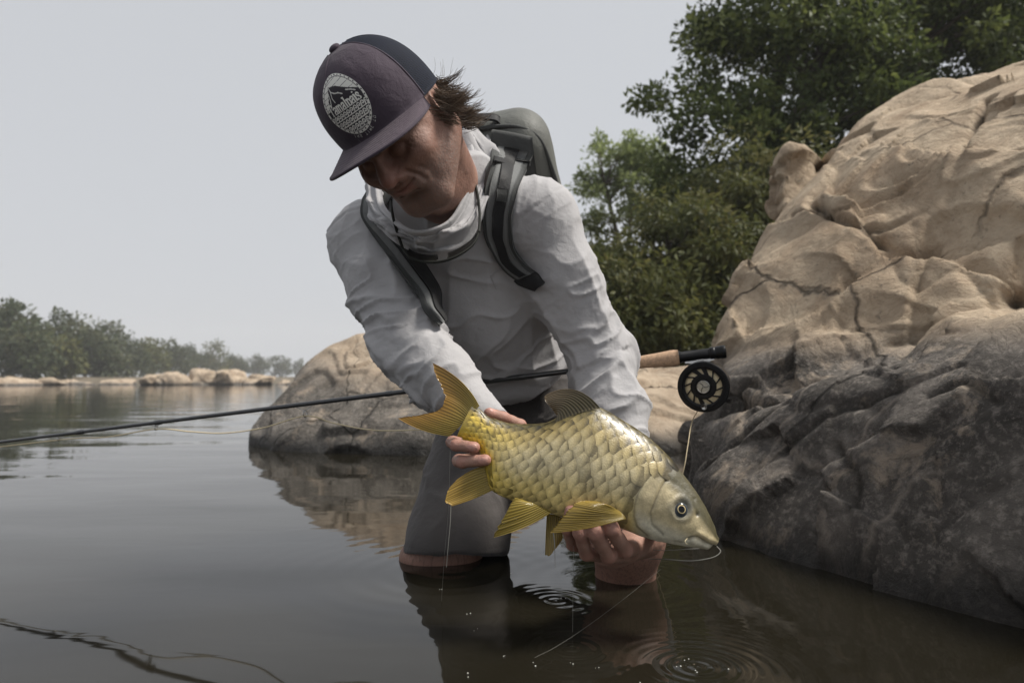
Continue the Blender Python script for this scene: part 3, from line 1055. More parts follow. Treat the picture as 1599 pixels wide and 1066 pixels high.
def build_body():
    F = head_field()
    # neck
    F.cone(H(0, -.030, -.045), NECK + sp_a * 0.01, .058, .066, k=.035)
    F.cone(H(-.02, .028, -.095), NECK + sp_n * 0.02, .035, .045, k=.03)
    for s in (-1, 1):
        F.cone(H(s * .065, -.03, -.05), NECK + sp_n * .045 + sp_l * s * .018, .012, .012, k=.02)
    # trunk under the clothes
    F.cone(HIP + sp_a * .05, NECK - sp_a * .12 - sp_n * .02, .085, .07, k=.03)
    F.cone(SH_R, SH_L, .038, .038, k=.03)
    # arms
    for sh, el, wr in ((SH_L, EL_L, WR_L), (SH_R, EL_R, WR_R)):
        F.cone(sh, el, .052, .044, k=.03)
        m = lerp(el, wr, .3)
        F.chain([el, m, wr], [.043, .046, .029], k=.02)
    # his right hand round the tail
    n_ = unit(np.array((0, 1, 0)))
    tips, nails, knuck = [], [], []
    palm_r = [A(790, 690, 1.235), A(752, 700, 1.238)]
    F.cone(WR_R, A(772, 690, 1.238), .027, .030, k=.02)
    F.cone(A(745, 690, 1.232), A(775, 742, 1.240), .020, .019, k=.02)
    F.cone(A(775, 690, 1.238), A(790, 735, 1.243), .022, .020, k=.02)
    def finger(pts, r, nail_dir):
        P = [np.asarray(p) for p in pts]
        # phalanges with slightly thicker joints
        for i in range(len(P) - 1):
            a, b = P[i], P[i + 1]
            ra, rb = r * (1.12 - .07 * i), r * (1.05 - .07 * i)
            m = lerp(a, b, .5)
            F.cone(a, m, ra, (ra + rb) / 2 * .93, k=.004)
            F.cone(m, b, (ra + rb) / 2 * .93, rb, k=.004)
        t = P[-1]
        d = unit(P[-1] - P[-2])
        nd = unit(np.asarray(nail_dir) - d * np.dot(nail_dir, d))
        sd = np.cross(d, nd)
        rt = r * (1.05 - .07 * (len(P) - 2))
        nails.append((t + nd * rt * .78 - d * rt * .10, d, nd, sd, rt))
        knuck.extend(P[1:-1])
        tips.append(t)
        # nail groove
        return t
    finger([A(742, 690, 1.235), A(706, 690, 1.192), A(712, 695, 1.130), A(741, 698, 1.118)], .0098, (0.1, -1, .1))
    finger([A(750, 715, 1.235), A(716, 719, 1.195), A(722, 721, 1.128), A(758, 718, 1.113)], .0102, (0.1, -1, .1))
    finger([A(768, 735, 1.24), A(755, 745, 1.215), A(762, 742, 1.19), A(775, 735, 1.185)], .0092, (0.1, -1, .1))
    finger([A(785, 742, 1.243), A(778, 752, 1.225), A(780, 748, 1.21), A(788, 742, 1.20)], .008, (0.1, -1, .1))
    finger([A(800, 682, 1.232), A(812, 664, 1.205), A(786, 652, 1.185), A(764, 645, 1.168)], .0105, (0.15, -.4, .9))
    # his left hand under the belly
    F.cone(WR_L, A(1008, 838, 1.235), .028, .031, k=.02)
    F.cone(A(1005, 836, 1.23), A(985, 858, 1.165), .021, .019, k=.02)
    F.cone(A(1000, 845, 1.235), A(960, 868, 1.172), .021, .018, k=.02)
    F.cone(A(1008, 838, 1.235), A(940, 866, 1.178), .020, .016, k=.02)
    finger([A(990, 855, 1.160), A(976, 858, 1.108), A(955, 825, 1.072), A(945, 800, 1.078)], .0118, (-.2, -1, .2))
    finger([A(975, 866, 1.160), A(950, 868, 1.104), A(929, 832, 1.068), A(919, 800, 1.075)], .0115, (-.2, -1, .2))
    finger([A(955, 868, 1.166), A(916, 864, 1.108), A(905, 832, 1.072), A(901, 798, 1.078)], .0106, (-.2, -1, .2))
    finger([A(940, 864, 1.172), A(894, 850, 1.124), A(886, 826, 1.090), A(890, 797, 1.082)], .0092, (-.2, -1, .2))
    finger([A(1015, 825, 1.215), A(1030, 832, 1.165), A(1040, 818, 1.13), A(1045, 800, 1.12)], .0115, (.2, -1, .2))
    # legs
    hl, hr = HIP + sp_l * .10, HIP - sp_l * .10
    kl, kr = A(980, 832, 1.42), A(702, 862, 1.60)
    F.cone(hl, kl, .088, .066, k=.04)
    F.cone(hr, kr, .088, .064, k=.04)
    F.ell(kl + np.array((0, -.012, .0)), (.064, .060, .068), k=.02)
    F.ell(kr + np.array((-.045, -.012, -.01)), (.064, .060, .05), k=.03)
    al, ar = kl + np.array((0.0, .10, -.40)), kr + np.array((-.06, .12, -.40))
    for k_, a_ in ((kl, al), (kr, ar)):
        m = lerp(k_, a_, .35) + np.array((0, .012, 0))
        F.chain([k_ + np.array((0, .008, -.01)), m, a_], [.060, .058, .036], k=.03)
        F.cone(a_, a_ + np.array((0, -.19, -.05)), .038, .030, k=.03, flat=((0, 0, 1), .8))
    parts = []
    # fine where skin shows, coarse under the clothes
    chunks = [('head', .0021, HC - .21, HC + .21), ]
    cutp = lerp(H(0, -.030, -.045), NECK, .80)
    cutd = unit(H(0, -.030, -.045) - NECK)
    items = list(F.items)
    def headzone(P, p=cutp.astype(np.float32), n=cutd.astype(np.float32), h=HC.astype(np.float32)):
        return np.maximum(-((P - p) @ n), np.linalg.norm(P - h, axis=-1) - np.float32(.235))
    F.fn(headzone, HC - .24, HC + .24, 's', .001)
    m1 = F.mesh('body_lower', .0029)
    F.items = list(items)
    F.half(cutp, -cutd, k=.001)
    m2 = F.mesh('body_upper', .0016, HC - .24, HC + .24)
    F.items = items
    Va, Vb = verts_of(m1), verts_of(m2)
    def polys(m):
        q = np.empty(len(m.loops), np.int32); m.loops.foreach_get('vertex_index', q)
        return q.reshape(-1, 4)
    me_all = mesh_np('body', np.vstack([Va, Vb]), np.vstack([polys(m1), polys(m2) + len(Va)]))
    V = verts_of(me_all)
    N = normals_of(me_all)
    L = (V - HC) @ HR.T / HSC
    inhead = (np.linalg.norm(L, axis=1) < .19)
    stub = sstep(-.03, -.055, L[:, 2]) * sstep(-.02, .02, L[:, 1]) * inhead * sstep(-.16, -.125, L[:, 2])
    lip = np.exp(-(((L[:, 2] + .057) / .009) ** 2)) * sstep(.078, .092, L[:, 1]) * sstep(.028, .018, np.abs(L[:, 0])) * inhead
    flush = np.zeros(len(V), np.float32)
    flush += .55 * np.exp(-((L[:, 0] / .022) ** 2 + ((L[:, 2] + .03) / .022) ** 2)) * (L[:, 1] > .08) * inhead
    flush += .5 * lip
    for k_ in knuck + tips:
        flush = np.maximum(flush, .8 * np.exp(-(np.linalg.norm(V - k_, axis=1) / .012) ** 2))
    nail = np.zeros(len(V), np.float32)
    disp = np.zeros(len(V), np.float32)
    for c, d, nd, sd, rt in nails:
        q = V - c
        a, b, h = q @ d, q @ sd, q @ nd
        e_ = np.sqrt((a / (rt * .85)) ** 2 + (b / (rt * .66)) ** 2)
        on = sstep(1.1, .92, e_) * (h > -rt * .6) * (np.abs(h) < rt * 1.2)
        nail = np.maximum(nail, on)
        ring = np.exp(-((e_ - 1.08) / .14) ** 2) * (h > -rt * .5) * (np.abs(h) < rt * 1.2)
        disp -= .0007 * ring
    # mouth line, smile creases and lines by the eyes
    zm = -.0562 + 7.5 * L[:, 0] ** 2
    onface = inhead * (L[:, 1] > .06)
    lipline = np.exp(-((L[:, 2] - zm) / .0022) ** 2) * sstep(.034, .027, np.abs(L[:, 0])) * onface
    disp -= .0042 * lipline
    for s_ in (-1, 1):
        L2 = np.stack([L[:, 0], L[:, 2], np.zeros(len(L))], 1)
        for line, wd, dp in (([(s_ * .020, -.022, 0), (s_ * .031, -.036, 0), (s_ * .039, -.052, 0), (s_ * .040, -.066, 0)], .0036, .0030),
                             ([(s_ * .047, -.040, 0), (s_ * .051, -.056, 0), (s_ * .048, -.074, 0)], .0040, .0016),
                             ([(s_ * .050, .004, 0), (s_ * .062, -.002, 0)], .002, .001), ([(s_ * .050, .000, 0), (s_ * .060, -.010, 0)], .002, .001),
                             ([(s_ * .016, -.010, 0), (s_ * .030, -.016, 0), (s_ * .045, -.011, 0)], .004, .0015)):
            disp -= dp * np.exp(-(polyline_dist(L2, line) / wd) ** 2) * onface
    # finger creases over the joints
    for k_ in knuck:
        dist = np.linalg.norm(V - k_, axis=1)
        disp -= .0006 * np.exp(-(dist / .012) ** 2) * (0.5 + 0.5 * np.sin(V @ np.array((900, 200, 700.0))))
    brow = np.zeros(len(V), np.float32)
    for s in (-1, 1):
        bl = polyline_dist(L, [(s * .012, .105, .022), (s * .03, .10, .027), (s * .048, .085, .022)])
        brow = np.maximum(brow, sstep(.012, .006, bl) * inhead)
    set_verts(me_all, V + N * disp[:, None])
    set_attr(me_all, 'stubble', stub * (1 - lip))
    set_attr(me_all, 'flush', np.clip(flush, 0, 1))
    set_attr(me_all, 'nail', nail)
    set_attr(me_all, 'head_shade', sstep(.24, .20, np.linalg.norm(V - HC, axis=1)))  # evenly darker head: the cap's shade put into the colour
    leg = (V[:, 2] < .16) * (V[:, 1] > 1.26)
    set_attr(me_all, 'leg', leg.astype(np.float32))
    set_attr(me_all, 'wet', sstep(.13, .05, V[:, 2] + .02 * fbm(V, 25, 3, 9)))  # low skin darker: wetness plus painted shade
    set_attr(me_all, 'brow', brow * .8)
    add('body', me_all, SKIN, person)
    return F
BODY_F = build_body()
print('body', round(time.time() - T0, 1))

# ---- cloth ------------------------------------------------------------------
def cloth(name, col, var=.06, weave=900, bumpd=.0004, rough=.85, sheen=.15):
    M = Mat(name)
    c = M.coord('Object')
    n = M.noise(c, 7, 4, .6)
    a = tuple(x * (1 - var) for x in col)
    b = tuple(min(1, x * (1 + var)) for x in col)
    base = M.ramp(n, [(.3, a), (.7, b)])
    damp = M.attr('damp').outputs['Fac']
    base = M.mix(M.math('MULTIPLY', damp, .6), base, tuple(x * .35 for x in col))
    M.set(Base_Color=base, Roughness=rough)
    M.b.inputs['Specular IOR Level'].default_value = .2
    M.b.inputs['Sheen Weight'].default_value = sheen
    M.b.inputs['Sheen Roughness'].default_value = .5
    b1 = M.bump(M.noise(c, 60, 4, .6, .5), .0018)
    M.bump(M.noise(c, weave, 2, .5), bumpd, prev=b1)
    return M.m
SHIRT = cloth('shirt_cloth', (.39, .382, .388))
SHORTS = cloth('shorts_cloth', (.085, .077, .074), .08, 700)

def limb_coords(P, a, b):
    """along 0..1, angle and radius about the axis a-b"""
    ax = unit(b - a)
    e1 = unit(np.cross(ax, (0.3, 1, 0.2)))
    e2 = np.cross(ax, e1)
    q = P - a
    t = q @ ax
    x, y = q @ e1, q @ e2
    return t, np.arctan2(y, x), np.hypot(x, y)

def fold(x):
    """sharp crest, wide trough"""
    return (1 - np.abs(np.sin(x))) ** 1.6

def build_shirt():
    F = Field(.03)
    # trunk: hip, belly, hanging front, chest, shoulders
    F.ell(HIP + sp_a * .065, (.168, .125, .12), BR, k=.05)
    F.ell(HIP + sp_a * .20 + sp_n * .02, (.165, .128, .16), BR, k=.06)
    F.ell(HIP + sp_a * .36 + sp_n * .005, (.185, .135, .17), BR, k=.06)
    F.ell(HIP + sp_a * .30 + sp_n * .075 - sp_l * .01, (.12, .085, .14), BR, k=.06)
    F.ell(HIP + sp_a * .47 - sp_n * .01, (.17, .10, .10), BR, k=.06)
    F.cone(SH_R, SH_L, .062, .058, k=.06)
    F.cone(NECK + sp_a * .00, NECK - sp_a * .08, .078, .10, k=.05)
    for s, sh in ((1, SH_L), (-1, SH_R)):
        F.cone(NECK - sp_n * .02 + sp_l * s * .05, sh + sp_a * .0, .055, .052, k=.05)
    # sleeves
    F.chain([SH_L, lerp(SH_L, EL_L, .45), EL_L], [.075, .068, .063], k=.045)
    cuff_l = lerp(EL_L, WR_L, .62)
    F.chain([EL_L, lerp(EL_L, WR_L, .35), cuff_l], [.064, .062, .052], k=.03)
    F.chain([SH_R, lerp(SH_R, EL_R, .45), EL_R], [.080, .070, .065], k=.045)
    cuff_r = lerp(EL_R, WR_R, .90)
    F.chain([EL_R, lerp(EL_R, WR_R, .4), cuff_r], [.064, .056, .036], k=.03)
    F.half(HIP + sp_a * .125, -sp_a, k=.02)
    me = F.mesh('shirt', .0040)
    V, N = verts_of(me), normals_of(me)
    # which part of the shirt a vertex belongs to
    def seg_d(a, b):
        ba = b - a
        t = np.clip(((V - a) @ ba) / (ba @ ba), 0, 1)
        return np.linalg.norm(V - a - t[:, None] * ba, axis=1)
    dl = np.minimum(seg_d(SH_L, EL_L), seg_d(EL_L, cuff_l))
    dr = np.minimum(seg_d(SH_R, EL_R), seg_d(EL_R, cuff_r))
    tr = (V - HIP) @ BR.T
    d = np.zeros(len(V))
    for sh, el, wr, dist, seed in ((SH_L, EL_L, cuff_l, dl, 1), (SH_R, EL_R, cuff_r, dr, 2)):
        w = sstep(.125, .085, dist)
        # walk along the bent arm
        t1, a1, r1 = limb_coords(V, sh, el)
        t2, a2, r2 = limb_coords(V, el, wr)
        L1 = np.linalg.norm(el - sh)
        up = sstep(L1 - .06, L1 + .02, t1)
        s = np.where(t1 < L1, t1, L1 + np.maximum(t2, 0))
        ang = a1 * (1 - up) + a2 * up
        Q = np.stack([np.cos(a1) * .6, np.sin(a1) * .6, s * 9], 1)
        wob = fbm(Q, 1.0, 3, seed * 31)
        sk = s + .030 * np.sin(a1 + seed * 2.1) + .018 * np.sin(2 * a1 + seed)      # folds run askew round the sleeve
        C1 = np.stack([np.cos(a1) * .75, np.sin(a1) * .75, sk * 15 + wob * .8], 1)
        C2 = np.stack([np.cos(a1) * 1.1 + 5, np.sin(a1) * 1.1, (s - .025 * np.sin(a1 - 1 + seed)) * 34 + wob * 1.2], 1)
        C3 = np.stack([np.cos(a1) * 1.6 + 9, np.sin(a1) * 1.6, sk * 70 + wob * 1.5], 1)
        cz = lambda C, e, sd: (1 - np.abs(noise(C, 1.0, sd))) ** e
        elbow = np.exp(-((s - L1) / .10) ** 2)
        dens = .25 + .75 * np.clip(sstep(.08, .2, s) * .8 + elbow * .5, 0, 1)
        d += w * dens * (.0120 * (cz(C1, 4, seed * 3) - .38) + .0075 * (cz(C2, 4.5, seed * 3 + 1) - .36) + .0014 * (cz(C3, 5, seed * 3 + 2) - .35))
        # bunching near the cuff
        Lw = L1 + np.linalg.norm(wr - el)
        d += w * .0016 * sstep(Lw - .12, Lw - .03, s) * (cz(C3, 4, seed + 40) - .35)
    wt = sstep(.07, .12, np.minimum(dl, dr))
    # trunk: soft diagonal folds, and one deep roll over the belly
    Q = np.stack([tr[:, 0] * 5, tr[:, 1] * 5, tr[:, 2] * 5], 1)
    wob = fbm(Q, .9, 3, 71)
    cz = lambda C, e, sd: (1 - np.abs(noise(C, 1.0, sd))) ** e
    T1 = np.stack([tr[:, 0] * 3.2 + tr[:, 2] * 2.2, tr[:, 1] * 2, tr[:, 2] * 7.5 - tr[:, 0] * 3 + wob], 1)
    T2 = np.stack([tr[:, 0] * 16 - tr[:, 2] * 5, tr[:, 1] * 3, tr[:, 2] * 4 + wob], 1)
    T3 = np.stack([tr[:, 0] * 9 + tr[:, 2] * 16, tr[:, 1] * 5, tr[:, 2] * 11 - tr[:, 0] * 9 + wob], 1)
    d += wt * (.012 * (cz(T1, 4.5, 61) - .36) + .008 * (cz(T2, 5, 62) - .34) + .006 * (cz(T3, 6, 63) - .32))
    roll = tr[:, 2] - (.155 + .25 * tr[:, 0] ** 2 + .012 * wob)
    front = sstep(.02, .08, tr[:, 1])
    d += wt * front * (.020 * np.exp(-((roll - .035) / .03) ** 2) - .030 * np.exp(-((roll + .012) / .018) ** 2))
    # armhole seams
    for sh, el, s in ((SH_L, EL_L, 1), (SH_R, EL_R, -1)):
        t1, a1, r1 = limb_coords(V, sh, el)
        seam = t1 + .012 - .25 * ((V - sh) @ (-sp_l * s)) - .1 * ((V - sh) @ sp_n)
        d -= .0022 * np.exp(-(seam / .0032) ** 2) * sstep(.14, .10, r1)
    d += .0012 * fbm(V, 40, 3, 5)
    V2 = V + N * d[:, None]
    set_verts(me, V2)
    set_attr(me, 'damp', np.clip(sstep(.16, .10, V2[:, 2]), 0, 1))
    global TRUNK
    TRUNK = np.minimum(dl, dr) > .088
    o = add('shirt', me, SHIRT, person)
    # hollow cuffs read as hems: a slim rolled band at each sleeve end
    for a, b, r in ((EL_R, cuff_r, .0365), (EL_L, cuff_l, .0485)):
        ax = unit(b - a)
        e1 = unit(np.cross(ax, (0, 0, 1))); e2 = np.cross(ax, e1)
        th = np.linspace(0, 2 * np.pi, 49)[:-1]
        prof = [(-.018, 1.0), (-.016, 1.06), (-.008, 1.09), (0, 1.06), (.002, .98), (-.006, .90), (-.02, .86)]
        G = []
        for dz, s in prof:
            rr = r * s * (1 + .04 * np.sin(th * 3 + dz * 40) + .02 * np.sin(th * 7))
            G.append(b + ax * (dz + .028) + rr[:, None] * (np.cos(th)[:, None] * e1 + np.sin(th)[:, None] * e2))
        add('cuff', MB().grid(np.array(G), closed_v=True).mesh('cuff'), SHIRT, person)
    return me, o
SHIRT_ME, SHIRT_O = build_shirt()
print('shirt', round(time.time() - T0, 1))

SHIRT_BVH = BVHTree.FromPolygons([v.co for v in SHIRT_ME.vertices], [p.vertices[:] for p in SHIRT_ME.polygons])
TRUNK_BVH = BVHTree.FromPolygons([v.co for v in SHIRT_ME.vertices], [p.vertices[:] for p in SHIRT_ME.polygons if TRUNK[p.vertices[0]]])
def on_shirt(px, py, off=0.0, dflt=1.5, bvh=None):
    o = Vector((0, 0, CAMZ))
    d = (Vector(A(px, py, 1.0)) - o).normalized()
    h = (bvh or SHIRT_BVH).ray_cast(o, d)
    if h[0] is None: return A(px, py, dflt), np.array((0, -1.0, 0))
    return np.array(h[0]) + np.array(h[1]) * off, np.array(h[1])

def build_hood():
    """loose hood cloth lying round the neck"""
    inner = [A(596, 312, 1.37), A(614, 340, 1.285), A(640, 359, 1.245), A(668, 359, 1.245), A(704, 341, 1.27), A(728, 292, 1.315), A(733, 240, 1.40), A(715, 212, 1.47), A(650, 215, 1.50), A(600, 258, 1.46)]
    outer = [A(582, 330, 1.43), A(602, 364, 1.345), A(636, 388, 1.325), A(686, 406, 1.322), A(735, 372, 1.34), A(764, 305, 1.385), A(768, 240, 1.48), A(748, 200, 1.56), A(650, 185, 1.60), A(580, 250, 1.56)]
    nu, nt = 220, 46
    I, O = cr_closed(inner, nu), cr_closed(outer, nu)
    c = NECK
    G = np.zeros((nu, nt, 3))
    th = np.arange(nu) / nu * 2 * np.pi
    t = np.linspace(0, 1, nt)
    for j in range(nt):
        P = lerp(I, O, t[j])
        outd = (P - c) - ((P - c) @ sp_a)[:, None] * sp_a
        outd /= np.linalg.norm(outd, axis=1)[:, None]
        nrm = outd * .75 + sp_a * .65
        nrm /= np.linalg.norm(nrm, axis=1)[:, None]
        prof = .010 * math.sin(math.pi * min(1, t[j] * 1.02)) ** .8
        Q = np.stack([np.cos(th) * 1.3, np.sin(th) * 1.3, np.full(nu, t[j] * 1.5)], 1)
        wob = fbm(Q, 1.4, 3, 9)
        C1 = np.stack([np.cos(th) * 1.1, np.sin(th) * 1.1, t[j] * 3.4 + .9 * np.sin(th + .9) + wob * .5], 1)
        C2 = np.stack([np.cos(th) * 2.2 + 4, np.sin(th) * 2.2, t[j] * 6 + 1.3 * np.cos(th) + wob], 1)
        cz = lambda C, e, sd: (1 - np.abs(noise(C, 1.0, sd))) ** e
        f = (.020 * (cz(C1, 3, 5) - .42) + .011 * (cz(C2, 4, 8) - .38)) * sstep(0.12, .3, t[j]) * sstep(1.0, .8, t[j])
        rim = .006 * math.exp(-((t[j] - .06) / .05) ** 2) - .005 * math.exp(-((t[j] - .17) / .03) ** 2)
        G[:, j] = P + nrm * (prof + f + rim)[:, None]
        if j == 0:
            G[:, j] -= nrm * .004
    me = grid_mesh('hood', G, .004, closed_u=True)
    add('hood', me, SHIRT, person)
    # bunched hood behind his ear
    F = Field(.012)
    for a, b, r0, r1 in ((A(722, 214, 1.43), A(750, 262, 1.43), .016, .022), (A(735, 208, 1.48), A(766, 250, 1.48), .02, .024), (A(725, 225, 1.46), A(690, 205, 1.56), .02, .02),
                         (A(580, 318, 1.44), A(594, 304, 1.42), .012, .010), (A(748, 258, 1.42), A(757, 300, 1.41), .018, .012)):
        F.cone(a, b, r0, r1)
    m2 = F.mesh('hood_fold', .004)
    V, N = verts_of(m2), normals_of(m2)
    set_verts(m2, V + N * (.008 * (fold(V[:, 0] * 70 + V[:, 2] * 55 + 2 * fbm(V, 14, 2, 4)) - .35))[:, None])
    add('hood_fold', m2, SHIRT, person)
build_hood()

def build_shorts():
    F = Field(.03)
    hl, hr = HIP + sp_l * .085, HIP - sp_l * .085
    kl, kr = A(980, 800, 1.46), A(716, 838, 1.62)
    F.ell(HIP + sp_a * .03, (.166, .122, .125), BR, k=.05)
    F.ell(HIP - sp_a * .09 + np.array((0, .02, -.01)), (.165, .125, .12), BR, k=.05)
    F.cone(hl, kl, .108, .088, k=.05)
    F.cone(hr, kr, .112, .112, k=.05)
    F.cone(kr, kr + (kr - hr) * .14, .112, .113, k=.02)
    ax_r, ax_l = unit(kr - hr), unit(kl - hl)
    F.half(A(716, 866, 1.62), unit(np.array((0.0, -.25, -1))), k=.006)
    me = F.mesh('shorts', .0045)
    V, N = verts_of(me), normals_of(me)
    d = np.zeros(len(V))
    for a, b, seed in ((hl, kl, 3), (hr, kr, 4)):
        t, an, r = limb_coords(V, a, b)
        w = sstep(.17, .13, r)
        Q = np.stack([np.cos(an) * .7, np.sin(an) * .7, t * 5], 1)
        wob = fbm(Q, 1.2, 3, seed * 9)
        d += w * .009 * (fold(an * 1.5 + t * 9 + wob * 3) - .36) * (0.4 + .6 * np.clip(wob + .5, 0, 1))
        d += w * .007 * (fold(t * 34 + wob * 3 + 1.2 * np.sin(an)) - .36) * sstep(.22, .05, t)
    d += .001 * fbm(V, 45, 3, 8)
    # hem stitching
    d -= .0018 * np.exp(-((V[:, 2] - .038) / .0022) ** 2)
    V2 = V + N * d[:, None]
    set_verts(me, V2)
    set_attr(me, 'damp', sstep(.10, .015, V2[:, 2] + .03 * fbm(V2, 12, 3, 6)))
    add('shorts', me, SHORTS, person)
build_shorts()
print('clothes', round(time.time() - T0, 1))

# ------------------------------------------------------------------ hair
def build_hair():
    rng = np.random.default_rng(3)
    m = MB()
    tone = []
    def guide(p0, d0, L, bend, wav, n=9):
        p, d = np.array(p0, float), unit(d0)
        P = [p.copy()]
        side = unit(np.cross(d, rng.normal(size=3)))
        ph = rng.uniform(0, 6)
        for i in range(n - 1):
            d = unit(d + bend * (1.2 / n) + side * wav * math.sin(ph + i * 1.1))
            p = p + d * L / (n - 1)
            P.append(p.copy())
        return np.array(P)
    def strand(P, r):
        k0 = m.n
        m.tube(P, np.linspace(r, r * .3, len(P)), 3, cap=False)
        tone.extend([rng.random()] * (m.n - k0))
    # locks: each with its own sweep
    for i in range(150):
        ang = math.radians(rng.uniform(78, 285))          # 0 = forward, 90 = his left
        x, y = math.sin(ang), math.cos(ang)
        z = rng.uniform(-.075, .012)
        if ang < math.radians(100): z = rng.uniform(-.012, .012)
        out = unit(x * hL + y * hF)
        sweep = -hU * rng.uniform(.6, 1.2) + hL * rng.uniform(0, .5) + out * rng.uniform(.05, .3) - hF * rng.uniform(0, .35)
        bend = out * rng.uniform(-.2, 1.0) + hU * rng.uniform(-.3, 1.1) + hL * rng.uniform(-.1, .5)
        L = rng.uniform(.022, .060)
        G = guide(H(x * .081, -.014 + y * .098, z), sweep, L, bend, .16)
        tt = np.linspace(0, 1, len(G))[:, None]
        for k in range(30):
            o1, o2 = rng.normal(size=3) * .0055, rng.normal(size=3) * .004
            e = int(rng.integers(6, len(G) + 1))
            P = G + o1 * (1 - .85 * tt) + o2 * np.sin(tt * 3.0 + k) * tt
            strand(P[:e], rng.uniform(.00045, .0009))
    for i in range(22):   # stray wisps
        ang = math.radians(rng.uniform(95, 170))
        x, y = math.sin(ang), math.cos(ang)
        out = unit(x * hL + y * hF)
        G = guide(H(x * .085, -.014 + y * .1, rng.uniform(-.03, .01)), out * .6 - hU * rng.uniform(0, .9) + hL * rng.uniform(0, .6), rng.uniform(.035, .065), hU * rng.uniform(-.3, 1.6) + out * .3, .25)
        strand(G, .00045)
    me = m.mesh('hair')
    set_attr(me, 'tone', np.array(tone))
    M = Mat('hair')
    t = M.attr('tone').outputs['Fac']
    M.set(Base_Color=M.ramp(t, [(0, (.06, .042, .029)), (.5, (.15, .107, .075)), (1, (.30, .225, .16))]), Roughness=.45)
    add('hair', me, M.m, person)
build_hair()

# ------------------------------------------------------------------ trucker cap
CAP_O = H(0, -.010, .030)
tilt = math.radians(6)
cU = unit(hU * math.cos(tilt) + hF * math.sin(tilt) * -1.0)
cF = unit(hF - cU * np.dot(hF, cU))
cL = hL
CAPH = .118
def cap_pt(th, t, off=0.0):
    """th from the front towards his left, t 0 at the rim to 1 at the button"""
    th, t = np.asarray(th, float), np.asarray(t, float)
    n = 2.35
    rho = np.clip(1 - t ** n, 0, 1) ** (1 / 2.1)
    fr = .5 + .5 * np.cos(th)
    rx, ry = .0865 + off, .1035 + off
    bulge = 1 + .035 * np.sin(np.pi * np.clip(t, 0, 1)) * fr
    x = np.sin(th) * rx * rho * bulge
    y = np.cos(th) * ry * rho * bulge + .006 * t * 1
    z = (CAPH + off) * t + .010 * fr * np.sin(np.pi * np.clip(t, 0, 1)) - .012 * (1 - fr) * (1 - t)
    return CAP_O + x[..., None] * cL + y[..., None] * cF + z[..., None] * cU

